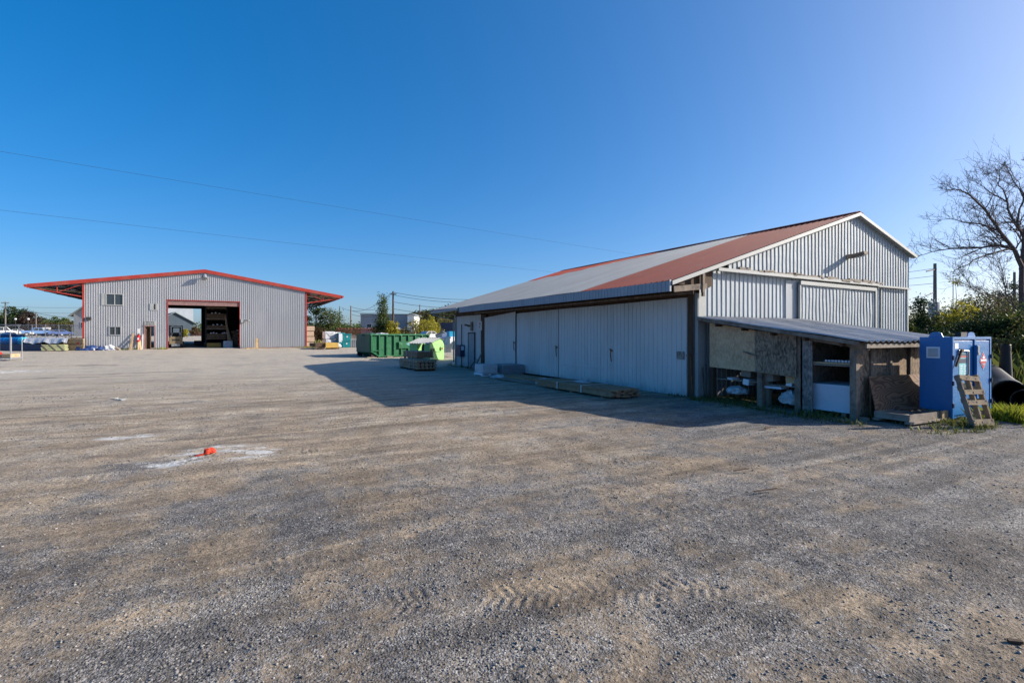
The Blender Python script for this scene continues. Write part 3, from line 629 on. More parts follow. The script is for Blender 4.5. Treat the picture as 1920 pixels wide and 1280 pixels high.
# far panel: man door, lamp bracket, blue box, number sign
yd0, yd1 = yX(889, SX0 - .1), yX(878, SX0 - .1)
b = MB(); b.box(SX0 - .09, SX0 - .05, yd0, yd1, .02, 2.02); md = b.build('man_door', M_house, **W)
b = MB(); b.box(SX0 - .10, SX0 - .055, yd0 - .07, yd0, 0, 2.09); b.box(SX0 - .10, SX0 - .055, yd1, yd1 + .07, 0, 2.09); b.box(SX0 - .101, SX0 - .055, yd0, yd1, 2.02, 2.09); b.build('frame', M_dark, md, world=True)
b = MB(); b.rbox((SX0 - .12, yd0 + .1, 1.0), (.05, .04, .04)); b.build('handle', M_steel, md, world=True)
b = MB(); b.box(SX0 - .10, SX0 - .055, yd0 + .25, yd0 + .55, 2.18, 2.72); b.rbox((SX0 - .35, yd0 + .4, 2.5), (.35, .1, .1), (0, .2, 0)); b.build('door_lamp', M_gwood, **W)
yb = yX(866, SX0 - .1)
b = MB(); b.box(SX0 - .36, SX0 - .06, yb - .35, yb + .35, .62, 1.32); eb = b.build('electrical_box', M_bluedk, bevel=.01, **W)
b = MB(); b.box(SX0 - .3, SX0 - .12, yb - .354, yb - .35, 1.0, 1.25); b.build('notice', M_paper, eb, world=True)
b = MB(); b.tube([(SX0 - .12, yb, 0), (SX0 - .12, yb, .62)], .03, 6); b.tube([(SX0 - .12, yb, 1.32), (SX0 - .12, yb, 2.6)], .03, 6); b.each('conduit', M_dark, **W)
yn = yX(899, SX0 - .1)
b = MB(); b.box(SX0 - .08, SX0 - .065, yn - .26, yn + .26, 2.2, 2.72); ns = b.build('number_sign', M_sided, **W)
Mx = Matrix.Translation((SX0 - .085 - SX0, yn - SY0, 2.46)) @ Matrix.Rotation(R(-90), 4, 'Z') @ Matrix.Rotation(R(90), 4, 'X')
text('7', .42, 'numeral', M_inkr, ns, Mx)
# ---------------------------------------------------------------- red trimmed warehouse
WY, WYB, WX0, WX1 = 54.6, 72.0, -11.36, 6.09
WXC = (WX0 + WX1) / 2; WZ = .64; WPK = 8.0; WSL = .160
def wz(x): return WPK - abs(x - WXC) * WSL
CL, CR = -14.95, 9.65                                  # canopy edges
wh = thing('warehouse', 'ribbed grey metal warehouse with red roof trim and wide open doorway', 'warehouse', (WXC, WY, WZ))
W = dict(parent=wh, world=True)
OX0, OX1, OZ = -5.49, .20, 5.10                         # doorway
DX0, DX1, DZ = xY(272.5, WY), xY(289, WY), 2.72         # man door
W1 = (xY(200, WY), xY(230, WY), CAM_H + (HOR - 571) / FOC * 43.2, CAM_H + (HOR - 552) / FOC * 43.2)
W2 = (xY(206, WY), xY(226, WY), CAM_H + (HOR - 627) / FOC * 43.2, CAM_H + (HOR - 613) / FOC * 43.2)
b = MB()
def seg(x0, x1, z0, z1=None):
    b.corr(x0, x1, lambda u: (u, WY, z0), (lambda u: (u, WY, wz(u) - .1)) if z1 is None else (lambda u: (u, WY, z1)), (0, -1, 0), .1667, .042, 'trap', knots=[WXC], rows=1)
z0 = WZ - .15
seg(WX0, W1[0], z0); seg(W1[0], W2[0], z0, W1[2]); seg(W1[0], W1[1], W1[3]); seg(W2[0], W2[1], z0, W2[2]); seg(W2[0], W2[1], W2[3], W1[2]); seg(W2[1], W1[1], z0, W1[2])
seg(W1[1], DX0, z0); seg(DX0, DX1, DZ); seg(DX1, OX0, z0); seg(OX0, OX1, OZ); seg(OX1, WX1, z0)
b.build('front_siding', M_warew, **W)
b = MB()
for y, n in ((WYB, 1),):
    b.corr(WX0, -9.6, lambda u: (u, y, z0), lambda u: (u, y, wz(u)), (0, n, 0), .1667, .04); b.corr(-9.6, -3.87, lambda u: (u, y, 5.15), lambda u: (u, y, wz(u)), (0, n, 0), .1667, .04); b.corr(-3.87, WX1, lambda u: (u, y, z0), lambda u: (u, y, wz(u)), (0, n, 0), .1667, .04, knots=[WXC])
b.corr(WY, WYB, lambda u: (WX0, u, z0), lambda u: (WX0, u, wz(WX0)), (-1, 0, 0), .1667, .04); b.corr(WY, WYB, lambda u: (WX1, u, z0), lambda u: (WX1, u, wz(WX1)), (1, 0, 0), .1667, .04)
b.build('outer_siding', M_warew, **W)
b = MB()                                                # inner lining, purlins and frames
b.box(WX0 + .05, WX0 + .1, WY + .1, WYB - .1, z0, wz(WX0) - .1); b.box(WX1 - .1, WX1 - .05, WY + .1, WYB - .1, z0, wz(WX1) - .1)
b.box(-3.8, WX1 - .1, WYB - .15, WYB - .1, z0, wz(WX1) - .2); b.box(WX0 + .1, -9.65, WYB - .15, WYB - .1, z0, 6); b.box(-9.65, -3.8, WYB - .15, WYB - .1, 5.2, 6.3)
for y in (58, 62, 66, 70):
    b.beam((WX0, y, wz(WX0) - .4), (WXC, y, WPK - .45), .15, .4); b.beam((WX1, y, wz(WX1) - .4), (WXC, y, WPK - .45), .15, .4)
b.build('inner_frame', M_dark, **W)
b = MB(); b.box(WX0 + .1, WX1 - .1, WY + .02, WYB - .02, WZ - .1, WZ + .035); b.build('floor_slab', M_conc, **W)
b = MB()
for s in (-1, 1):
    xe = CL if s < 0 else CR
    b.corr(WY - .12, WYB + .1, lambda u: (xe, u, wz(xe)), lambda u: (WXC, u, WPK), (0, 0, 1), .3, .03, 'rib')
b.build('roof', M_steel, solid=.01, **W)
b = MB()
for xe in (CL, CR):
    P = [(WXC, WPK + .06), (xe, wz(xe) + .06), (xe, wz(xe) - .26), (WXC, WPK - .26)]
    b.prism(P, lambda p: (p[0], WY - .22, p[1]), lambda p: (p[0], WY - .12, p[1]))
b.build('rake_fascia', M_red, **W)
b = MB()
for xe, s in ((CL, -1), (CR, 1)):
    P = [(xe, wz(xe) + .02), (xe + s * .20, wz(xe) + .02), (xe + s * .17, wz(xe) - .18), (xe, wz(xe) - .20)]
    b.prism(P, lambda p: (p[0], WY - .25, p[1]), lambda p: (p[0], WYB, p[1]))
b.each('gutter', M_red, **W)
b = MB()
for x in (WX0 - .14, WX1 + .02): b.box(x, x + .14, WY - .07, WY + .12, z0, wz(x) - .2)
b.each('corner_column', M_red, **W)
for k, y in enumerate((WY, 58.1, 61.6, 65.1, 68.6, 71.8)):      # canopy brackets
    for xe, xw in ((CL + .1, WX0 - .05), (CR - .1, WX1 + .05)):
        b = MB(); zw = wz(xw) - .22; zt = wz(xe) - .12; zl = wz(xw) - 1.42
        b.beam((xw, y, zw), (xe, y, zt), .10, .12); b.beam((xw, y, zl), (xe, y, zt - .12), .08, .09)
        xm = xw * .5 + xe * .5; zm = (zl + zt - .12) / 2; b.beam((xm, y, zm), (xm, y, (zw + zt) / 2), .06, .06); b.beam((xm, y, zm), (xw, y, zw - .1), .05, .05)
        b.build('canopy_bracket', M_red if y == WY else M_dark, **W)
b = MB()
for xe, xw in ((CL, WX0), (CR, WX1)):
    for f in (.2, .5, .8):
        x = xw + (xe - xw) * f; b.box(x - .04, x + .04, WY, WYB, wz(x) - .16, wz(x) - .04)
b.each('canopy_purlin', M_gwood, **W)
b = MB(); b.beam((WX0 - .2, WY + 1.6, wz(WX0) - .95), (CL + .35, WY + .3, wz(CL) - .22), .08, .08); b.beam((WX1 + .2, WY + 1.2, wz(WX1) - .55), (CR - .3, WY + .4, wz(CR) - .2), .08, .08); b.each('canopy_stay', M_pale, **W)
# doorway frame, rolled door
b = MB(); b.box(OX0 - .07, OX0, WY - .07, WY + .1, z0, OZ + .07); b.box(OX1, OX1 + .07, WY - .07, WY + .1, z0, OZ + .07); b.box(OX0, OX1, WY - .07, WY + .1, OZ, OZ + .06); b.build('doorway_frame', M_red, **W)
b = MB(); b.box(OX0 + .01, OX1 - .01, WY + .02, WY + .3, OZ - .42, OZ - .005); b.box(OX0 + .01, OX1 - .01, WY + .0, WY + .02, OZ - .16, OZ - .12); b.build('rolled_door', M_rustpink, **W)
def window(x0, x1, zb, zt, m):
    b = MB(); f = .07
    b.box(x0 - f, x1 + f, WY - .10, WY + .0, zb - f, zb); b.box(x0 - f, x1 + f, WY - .10, WY + .0, zt, zt + f); b.box(x0 - f, x0, WY - .10, WY, zb, zt); b.box(x1, x1 + f, WY - .1, WY, zb, zt); b.box((x0 + x1) / 2 - .03, (x0 + x1) / 2 + .03, WY - .07, WY - .01, zb, zt)
    if m is M_trim: b.box(x0 - f - .28, x0 - f, WY - .08, WY - .045, zb - f, zt + f)
    w = b.build('window', m, **W); b = MB(); b.box(x0, x1, WY - .03, WY - .02, zb, zt); b.build('pane', M_glass, w, world=True)
window(*W1[:2], W1[2], W1[3], M_trim); window(*W2[:2], W2[2], W2[3], M_house)
b = MB(); b.box(DX0 - .10, DX0, WY - .08, WY + .06, z0, DZ); b.box(DX1, DX1 + .08, WY - .08, WY + .06, z0, DZ); b.box(DX0 - .14, DX1 + .12, WY - .1, WY + .06, DZ, DZ + .08); b.build('man_door_frame', M_rustpink, **W)
b = MB(); b.beam((DX0 + .02, WY + .06, 1.68), (DX0 + .3, WY + .85, 1.68), .04, 2.0); b.build('man_door', M_dwood, **W)  # leaf coloured dark for the shade of the open doorway
b = MB(); b.box(DX0 - .05, DX1 + .1, WY - .09, WY - .05, DZ + .08, DZ + .46); sg = b.build('door_sign', M_trim, **W)
b = MB()
for zz in (DZ + .35, DZ + .17):
    x = DX0 + .04
    while x < DX1 - .04:
        w = rng.choice((.04, .05, .06)); h = rng.choice((.08, .1)); b.box(x, x + w, WY - .095, WY - .091, zz - h / 2, zz + h / 2); x += w + rng.choice((.018, .02, .05))
b.build('lettering', M_ink, sg, world=True)
x1 = xY(281, WY); b = MB(); x2 = xY(296, WY); b.box(x1, x2, WY - .08, WY - .05, CAM_H + (HOR - 581.5) / FOC * 44.5, CAM_H + (HOR - 569) / FOC * 44.5); ns = b.build('number_sign', M_trim, **W)
Mx = Matrix.Translation(((x1 + x2) / 2 + .08 - WXC, -.09, CAM_H + (HOR - 575.3) / FOC * 44.5 - WZ)) @ Matrix.Rotation(R(90), 4, 'X')
text('1', .66, 'numeral', M_ink, ns, Mx, .01)
# lamps
x = xY(384, WY); zl = CAM_H + (HOR - 520) / FOC * 46.5
b = MB(); b.tube([(x, WY - .04, zl), (x, WY - .5, zl + .1)], .04, 6); b.tube([(x, WY - .45, zl + .2), (x, WY - .6, zl - .15)], [.16, .26], 10); b.box(x - .12, x + .12, WY - .1, WY - .05, zl - .2, zl + .2); b.build('gable_lamp', M_steel, **W)
x = xY(453, WY); zl = CAM_H + (HOR - 600) / FOC * 47.9
b = MB(); b.box(x - .06, x + .25, WY - .45, WY - .05, zl - .25, zl + .1); b.tube([(x + .2, WY - .4, zl), (x + .62, WY - .55, zl - .02)], [.07, .1], 8); b.build('door_lamp', M_trim, **W)
x = xY(167, WY); zl = CAM_H + (HOR - 597) / FOC * 42.3
b = MB(); b.box(x - .17, x + .17, WY - .2, WY - .045, zl - .12, zl + .12); b.build('meter_box', M_dark, **W)
b = MB(); x = OX1 + .4
while x < WX1 - .1: b.box(x, x + .29, WY - .11, WY - .06, WZ - .02, WZ + .07); x += .3
b.build('base_flashing', M_rust, **W)

M_brownd = mat('stored_lumber_dimmed', (.13, .09, .06), .85, 0, .35, 5, (1, .2, 1))  # lumber colour lowered to carry the dim interior's shade
# things inside the warehouse
def forklift(loc, rz_):
    t = thing('forklift', 'tan forklift parked inside the doorway of the warehouse', 'forklift', loc, rz_)
    b = MB(); P = [(-.55, .38), (.55, .38), (.55, 1.02), (.40, 1.12), (-.40, 1.12), (-.55, 1.0)]
    b.prism(P, lambda p: (p[0], -1.0, p[1]), lambda p: (p[0] * .98, -.2, p[1])); b.build('counterweight', M_tan, t, bevel=.04)
    b = MB(); b.box(-.5, .5, -.2, 1.0, .3, .85); b.build('chassis', M_tan, t, bevel=.02)
    b = MB(); b.box(-.30, .30, -1.01, -.99, .72, .86); b.each('vent', M_dark, t)
    b = MB(); b.box(-.34, .34, -1.06, -1.0, .18, .42); b.tube([(0, -1.1, .3), (0, -1.0, .3)], .06, 8); b.build('bumper', M_steel, t)
    b = MB()
    for x in (-.5, .5): b.beam((x, -.75, 1.05), (x, -.55, 2.15), .08, .08); b.beam((x, .95, .8), (x, .75, 2.15), .08, .08); b.beam((x, -.55, 2.15), (x, .75, 2.15), .08, .08)
    for k in range(7): b.box(-.5, .5, -.5 + k * .2, -.45 + k * .2, 2.11, 2.16)
    b.build('overhead_guard', M_black, t)
    b = MB(); b.box(-.5, .5, .9, 1.0, 1.25, 1.5); b.rbox((-.28, -.58, 2.2), (.2, .1, .12)); b.rbox((.2, -.58, 2.2), (.22, .1, .12)); b.each('work_light', M_white, t)
    b = MB(); b.box(-.26, .26, -.3, .2, .85, .98); b.rbox((0, -.32, 1.22), (.5, .12, .55), (.15, 0, 0)); b.build('seat', M_black, t, bevel=.03)
    b = MB()
    for x in (-.32, .32): b.box(x - .06, x + .06, 1.15, 1.3, .08, 2.05)
    for z in (.5, 1.2, 2.0): b.box(-.32, .32, 1.17, 1.27, z - .05, z + .05)
    b.build('mast', M_black, t)
    b = MB()
    for x in (-.28, .28): b.box(x - .06, x + .06, 1.3, 2.4, .10, .14); b.box(x - .06, x + .06, 1.3, 1.36, .1, .6)
    b.each('fork', M_steel, t)
    for x in (-.52, .52):
        for y, r in ((-.6, .27), (.75, .33)):
            b = MB(); b.tube([(x - .11, y, r), (x + .11, y, r)], r, 16); w = b.build('wheel', M_rubber, t, smooth=False); b = MB(); b.tube([(x - .125, y, r), (x + .125, y, r)], r * .5, 10); b.build('rim', M_tan, w)
p = at(327.5, 47.0); forklift((p.x, 57.8, WZ + .03), R(4))
def rack(name, label, x0, x1, y0, y1, seed, group=None):
    g = random.Random(seed); t = thing(name, label, 'rack', ((x0 + x1) / 2, y0, WZ + .03), 0, group); W_ = dict(parent=t, world=True)
    b = MB()
    for x in (x0, x1):
        for y in (y0, (y0 + y1) / 2, y1): b.box(x - .05, x + .05, y - .05, y + .05, WZ, 6.2)
    b.each('upright', M_dark, **W_)
    for z in (1.5, 2.5, 3.5, 4.6):
        b = MB(); b.box(x0, x1, y0 - .02, y0 + .06, z, z + .12); b.box(x0, x1, y1 - .06, y1 + .02, z, z + .12); b.box(x0, x1, (y0 + y1) / 2 - .05, (y0 + y1) / 2 + .05, z, z + .12); b.each('beam', M_gwood, **W_)
    return t
def lumber_pack(x0, x1, y0, y1, z0, h, m, label, seed, group=None, name='lumber_pack', dy=.04, cat='lumber', th=.04, wd=.14, axis='y'):
    g = random.Random(seed); b = MB(); z = z0
    while z < z0 + h - .001:
        x = x0
        while x < x1 - .02:
            w = min(wd * g.uniform(.9, 1.05), x1 - x); e = g.uniform(-dy, dy); e2 = g.uniform(-dy, dy)
            b.box(x + .003, x + w - .003, y0 + e, y1 + e2, z + .002, z + th - .003); x += w
        z += th
    o = b.build(name, m); return tag(o, label, cat, group)
rack('storage_rack', 'steel storage rack with lumber packs inside the warehouse doorway', -2.75, -.9, 58.2, 62.4, 1)
for i, (z, m, lb) in enumerate(((1.64, M_brownd, 'lumber pack on the lowest shelf of the near warehouse rack'), (2.64, M_brownd, 'lumber pack on the second shelf of the near warehouse rack'), (3.64, M_brownd, 'lumber pack on the third shelf of the near warehouse rack'), (4.74, M_brownd, 'lumber pack on the top shelf of the near warehouse rack'))):
    lumber_pack(-2.65, -1.0, 57.9 + .2 * (i % 2), 62.3, z, .44 if i != 1 else .28, m, lb, 60 + i, 'lumber packs on the warehouse racks')
rack('storage_rack', 'dark storage rack deep in the warehouse behind the lumber rack', .6, 2.4, 62, 66, 2)
lumber_pack(-2.6, -1.4, 57.0, 59.6, WZ + .06, .42, M_yel, 'low stack of boards on the warehouse floor below the rack', 77)
lumber_pack(-1.2, -.4, 56.8, 59.0, WZ + .06, .5, M_wrap, 'plastic wrapped bundle on the warehouse floor right of the low board stack', 78, wd=.3, th=.16)
t = thing('leaning_boards', 'tall boards leaning together inside the warehouse doorway', 'boards', (-1.0, 57.6, WZ)); b = MB()
for k in range(5): b.beam((-.7 + k * .09, 57.3, WZ), (-1.05 + k * .05, 57.9, 3.9 - .3 * k), .12, .03)
b.each('board', M_pallet, t, world=True)
tag(MB().tube([(.05, 58.5, WZ), (.05, 58.5, 2.3)], .16, 12).tube([(.05, 58.5, 2.3), (.05, 58.5, 2.5)], [.16, .05], 12).build('gas_cylinder', M_white), 'tall white cylinder standing inside the warehouse doorway', 'cylinder')
b = MB()
for k in range(9): b.rbox((-3.6 + .16 * (k % 3), 60.5 + .3 * (k // 3), WZ + .3 + .28 * (k % 2)), (.5, .3, .26), (0, 0, .2 * k))
tag_all(b.each('parts_crate', M_dark), 'dark crate stacked by the passage through the warehouse', 'crate', 'crates by the warehouse passage')
b = MB()
for k in range(7): b.tube([(.75 + .23 * k, 61.6, 3.2 + .35 * (k % 3)), (.75 + .23 * k, 62.6, 3.2 + .35 * (k % 3))], .13, 9)
tag_all(b.each('material_roll', M_house), 'pale roll stored on the dark rack inside the warehouse', 'roll', 'rolls on the dark warehouse rack')

for k, (x, z, m, lb) in enumerate(((-2.3, 2.12, M_foam, 'white bundle left of centre on the lowest rack shelf in the doorway'), (-1.3, 2.12, M_foam, 'short white bundle at the right of the lowest rack shelf'), (-2.1, 2.95, M_foam, 'long white bundle on the second rack shelf in the doorway'), (-2.2, 4.12, M_foam, 'white bundle on the third rack shelf in the doorway'), (-1.7, 5.2, M_foam, 'small white bundle at the top of the warehouse rack'))):
    b = MB(); w = (.3, .22, .45, .4, .18)[k]
    for j in range(3): b.tube([(x + j * w * .8, 57.75, z + .04 * (j % 2)), (x + j * w * .8, 60.5, z + .04 * (j % 2))], .055 + .01 * (j % 2), 7)
    tag(b.build('tube_bundle', m), lb, 'bundle', 'white bundles on the warehouse rack')
b = MB()
for k in range(5): b.rbox((-.2 + .12 * (k % 2), 58.2, WZ + .25 + .33 * k), (.5, .4, .3), (0, 0, .15 * k))
tag_all(b.each('cardboard_box', M_brownd, bevel=.01), 'dark brown box stacked inside the right side of the doorway', 'box', 'boxes inside the doorway')
# ---------------------------------------------------------------- open lean-to against the gable
LX, LY0, LY1, LR = 12.42, 6.15, 10.36, 17.5
def lz(y): return 2.47 - (10.4 - y) * .150
lt = thing('lean_to', 'weathered plywood lean-to with corrugated roof built against the shed gable', 'lean-to', (LX, LY1, 0)); W = dict(parent=lt, world=True)
b = MB(); b.corr(LX - .38, LR, lambda u: (u, 5.72, lz(5.72)), lambda u: (u, LY1 - .02, lz(LY1)), (0, -.15, 1), .25, .045, 'sine', rows=5, wob=.014); b.build('corrugated_roof', M_ironroof, solid=.004, **W)
b = MB(); b.beam((LX - .34, 5.9, lz(5.9) - .05), (LX - .34, LY1 - .05, lz(LY1) - .05), .04, .09); b.beam((LX - .1, 7.3, lz(7.3) - .12), (LX - .1, 5.8, lz(5.8) - .12), .05, .13); b.build('roof_edge_board', M_gwood, **W)
b = MB(); b.beam((LX - .25, 5.80, lz(5.8) - .09), (15.2, 5.80, lz(5.8) - .09), .04, .10); b.build('front_board', M_gwoodh, **W)
b = MB()
for y in (6.3, 7.15, 8.0, 8.85, 9.7): b.beam((LX - .3, y, lz(y) - .12), (LR - .1, y, lz(y) - .12), .05, .14)
b.each('rafter', M_dwood, **W)
for y, m in ((10.08, M_dwood), (8.52, M_gwood), (7.48, M_gwood), (6.18, M_gwood)):
    b = MB(); b.box(LX - .02, LX + .12, y - .07, y + .07, -.1, lz(y) - .14)
    if y == 8.52: b.box(LX + .14, LX + .28, y - .16, y - .02, -.1, lz(y) - .2)
    if y == 6.18: b.box(LX + .02, LX + .12, y - .28, y - .1, -.1, .06); b.box(LX - .05, LX + .14, y - .22, y - .08, 1.5, 1.66)
    b.build('post', m, **W)
b = MB(); b.face([(LX - .04, 10.12, .98), (LX - .04, 8.58, .93), (LX - .04, 8.58, 2.05), (LX - .04, 10.12, 2.30)]); b.build('plywood_panel', M_osb, solid=.018, **W)
b = MB(); b.face([(LX - .07, 8.62, .93), (LX - .07, 7.47, .86), (LX - .07, 7.47, 1.93), (LX - .07, 8.62, 2.06)]); b.build('weathered_plywood_panel', M_osbg2, solid=.018, **W)
b = MB(); b.rbox((LX - .1, 8.75, 1.42), (.03, .42, .04), (.25, 0, 0)); b.rbox((LX - .1, 8.5, 1.5), (.03, .2, .03), (-.1, 0, 0)); b.build('latch_stick', M_gwood, **W)
b = MB(); b.box(LX, LR - .3, 7.36, 7.40, -.05, lz(7.4) - .15); b.box(LX + .0, LX + .03, 7.12, 7.42, -.05, lz(7.3) - .12); b.build('divider_panel', M_osbg, **W)
b = MB(); b.box(LX + .10, LR - .2, 6.13, 6.16, .0, lz(6.15) - .06); b.build('end_panel', M_osbg2, **W)
b = MB(); b.prism([(6.2, 0), (LY1 - .02, 0), (LY1 - .02, lz(LY1) - .16), (6.2, lz(6.2) - .16)], lambda p: (LR - .25, p[0], p[1]), lambda p: (LR - .2, p[0], p[1])); b.build('side_panel', M_osbg, **W)
b = MB()
for x in (13.0, 13.9, 14.9): b.box(x, x + .09, 6.085, 6.127, 0, lz(6.1) - .175)
b.box(LX + .1, 15.3, 6.085, 6.127, lz(6.1) - .17, lz(6.1) - .08); b.each('end_stud', M_gwood, **W)
b = MB(); b.box(LX + .05, LX + 1.6, 6.2, 7.35, 1.19, 1.23); b.build('shelf', M_gwoodh, **W)
b = MB(); b.box(LX + .1, LX + 1.6, 7.5, 8.4, .58, .61); b.box(LX + .1, LX + 1.6, 8.6, 10.0, .62, .65); b.each('lower_shelf', M_gwoodh, **W)
# contents
lumber_pack(LX + .08, LX + .3, 6.25, 7.2, 1.235, .04, M_pale, 'yellow board lying on the lean-to shelf', 3, wd=.2, cat='board', name='board')
b = MB()
for k in range(9): b.box(LX + .1, LX + .3, 6.22 + k * .075, 6.27 + k * .075, 1.285, 1.33)
tag(b.build('slotted_strip', M_foam), 'white slotted strip lying on the yellow board on the shelf', 'strip')
b = MB()
for k in range(14):
    o = rng.uniform(-.006, .006); b.box(LX + .16 + o, LX + 1.4, 6.30 + o, 7.28 + o, .09 + k * .046, .09 + k * .046 + .043)
tag(b.build('insulation_boards', M_foam), 'stack of white boards on the lean-to floor below the shelf', 'boards')
tag_all(MB().box(LX + .1, LX + 1.5, 6.4, 6.5, 0, .085).box(LX + .1, LX + 1.5, 7.1, 7.2, 0, .085).each('timber_bearer', M_gwood), 'grey timber bearer under the stack of white boards', 'timber', 'bearers under the white boards')
bx = [('carton', M_pale, 7.72, .70, .26, .2, 'tan carton on the lower lean-to shelf by the thick post'), ('carton', M_paper, 7.76, .63, .15, .10, 'white labelled box in front of the tan carton on the lean-to shelf'), ('carton', M_gwoodh, 8.3, .70, .26, .22, 'grey carton on the lower shelf beside the slanted post'),
      ('carton', M_gwoodh, 9.0, .78, .3, .24, 'dull carton on the shelf under the tan plywood'), ('carton', M_paper, 9.0, .55, .18, .16, 'white box hanging below the shelf under the tan plywood'), ('carton', M_paper, 9.5, .66, .18, .05, 'flat pale box at the left end of the shelf under tan plywood')]
for n, m, y, z, w, h, lb in bx:
    o = tag(MB().rbox((LX + .22, y, z + h / 2 - .02), (.3, w, h), (rng.uniform(-.15, .15), 0, rng.uniform(-.2, .2))).build(n, m, bevel=.006), lb, 'box', 'boxes in the lean-to')
def crumple(name, m, c, r, seed, label, cat, sq=(1, 1, .5), n=3, amp=.35):
    import bmesh as bm_
    bm = bm_.new(); bm_.ops.create_icosphere(bm, subdivisions=n, radius=1); g = random.Random(seed); ph = [g.uniform(0, 6) for _ in range(9)]
    for v in bm.verts:
        x, y, z = v.co; k = 1 + amp * (math.sin(4 * x + ph[0] + 2 * math.sin(3 * y + ph[1])) * math.cos(5 * y + ph[2]) * .6 + .4 * math.sin(9 * z + 7 * x + ph[3]) * math.sin(8 * y + ph[4]))
        v.co = (x * k * r * sq[0], y * k * r * sq[1], max(-.25 * r, z * k * r * sq[2]))
    me = bpy.data.meshes.new(name); bm.to_mesh(me); bm.free(); me.materials.append(m); o = bpy.data.objects.new(name, me); scene.collection.objects.link(o); o.location = c
    return tag(o, label, cat)
crumple('plastic_bag', M_wrap, (LX + .35, 7.75, .22), .32, 5, 'crumpled grey plastic on the ground under the weathered panel', 'plastic', (1, 1.1, .8))
crumple('plastic_bag', M_wrap, (LX + .3, 9.45, .30), .28, 6, 'crumpled white plastic sheet low under the tan plywood', 'plastic', (.8, 1.2, .55))
b = MB(); b.box(LX + .1, LX + .7, 7.98, 8.45, .50, .56); tag(b.build('flat_package', M_foam), 'flat white package on the ledge left of the tan carton', 'package')
for k, (x0, y0, x1, y1, z1) in enumerate(((12.25, 10.2, 12.33, 10.33, .95), (12.1, 10.0, 12.32, 10.2, 1.05))):
    b = MB(); b.tube([(x0, y0, 0), (x1, y1, z1)], .016, 6); tag(b.build('metal_rod', M_dwood), ('thin dark rod leaning upright by the corner of the shed', 'slanted dark rod leaning against the lean-to post')[k], 'rod')
# leaning plywood sheet and crate in front of the end panel
t = MB(); t.face([(12.62, 5.78, .02), (15.3, 5.62, .02), (15.3, 6.04, .93), (12.78, 6.04, .98)])
tag(t.build('plywood_sheet', M_ply, solid=.018), 'brown grained plywood sheet leaning against the end of the lean-to', 'plywood')
cr = thing('timber_crate', 'low grey timber crate with scrap metal on top beside the blue cabinet', 'crate', (13.3, 5.45, 0), R(-4))
b = MB(); b.box(-.72, .72, -.36, -.33, .08, .22); b.box(-.72, .72, .3, .33, .08, .22); b.box(-.75, -.72, -.36, .33, .08, .22); b.box(.72, .75, -.36, .33, .08, .22); b.build('side_board', M_gwoodh, cr)
b = MB(); b.box(-.8, .8, -.42, -.30, .03, .075); b.box(-.8, .8, .2, .33, .03, .075); b.box(-.7, .7, -.3, .3, .16, .18); b.each('runner', M_gwoodh, cr)
b = MB(); b.box(.47, .73, -.40, -.364, -.02, .24); b.build('corner_block', M_pallet, cr)
b = MB()
for k in range(4): b.beam((rng.uniform(-.6, -.2), rng.uniform(-.3, .2), .24 + .01 * k), (rng.uniform(.1, .7), rng.uniform(-.3, .3), .24 + .012 * k), .05, .02)
tag(b.build('scrap_metal', M_black), 'tangle of dark metal strips on the low timber crate', 'scrap').location = (13.3, 5.45, 0)

# blue flammables cabinet
cb = thing('storage_cabinet', 'bright blue steel storage cabinet with red hazard diamond on its door', 'cabinet', (14.04, 4.97, 0), R(-2)); CW, CD, CZ = 1.30, .60, 1.885; cb.scale = (1.44, 1, 1)
b = MB(); b.box(0, CW, 0, CD, .04, CZ); body = b.build('cabinet_body', M_blue, cb, bevel=.008)
b = MB(); b.box(.04, .70, -.028, -.004, .12, CZ - .09); dL = b.build('cabinet_door', M_blue, cb, bevel=.006)
b = MB(); b.box(.77, CW - .04, -.028, -.004, .12, CZ - .09); dR = b.build('cabinet_door', M_blue, cb, bevel=.006)
b = MB(); b.box(-.012, CW + .012, -.04, .02, CZ - .05, CZ + .004); b.box(CW - .03, CW + .012, -.04, .0, .05, CZ - .05); b.box(-.012, .03, -.04, 0, .05, CZ - .05); b.box(.70, .74, -.05, -.004, .1, CZ - .06); b.build('door_frame', M_blue, cb)
for x in (.08, .74):                                    # lifting lugs
    b = MB(); P = [(-.14, 0), (.14, 0), (.10, .09), (.04, .115), (-.04, .115), (-.10, .09)]
    if x > .5: b.prism(P, lambda p: (x + p[0], .03, CZ + p[1]), lambda p: (x + p[0], .05, CZ + p[1]))
    else: b.prism(P, lambda p: (.03, CD * .5 + p[0], CZ + p[1]), lambda p: (.05, CD * .5 + p[0], CZ + p[1]))
    b.each('lifting_lug', M_blue, cb)
b = MB(); b.rbox((.87, .3, CZ + .06), (.2, .12, .11)); b.rbox((.99, .3, CZ + .05), (.02, .1, .14)); b.build('roof_vent', M_black, cb)
b = MB(); b.box(-.004, 0, .20, .46, 1.40, 1.66); lb = b.build('side_label', M_paper, cb)
b = MB()
for k in range(7): b.box(-.007, -.0045, .235, .425, 1.445 + k * .027, 1.453 + k * .027)
b.build('label_lines', M_ink, lb)
b = MB(); b.box(.07, .19, -.032, -.029, 1.62, 1.75); l2 = b.build('door_label', M_paper, cb)
b = MB(); b.box(.20, .47, -.033, -.029, .95, 1.52); po = b.build('door_poster', M_cyan, cb)
b = MB(); b.box(.21, .46, -.037, -.034, 1.42, 1.455); b.build('red_heading', M_inkr, po)
b = MB(); b.box(.21, .46, -.037, -.034, 1.29, 1.39); b.box(.21, .46, -.037, -.034, 1.465, 1.5); b.build('blue_heading', M_bluedk, po)
b = MB()
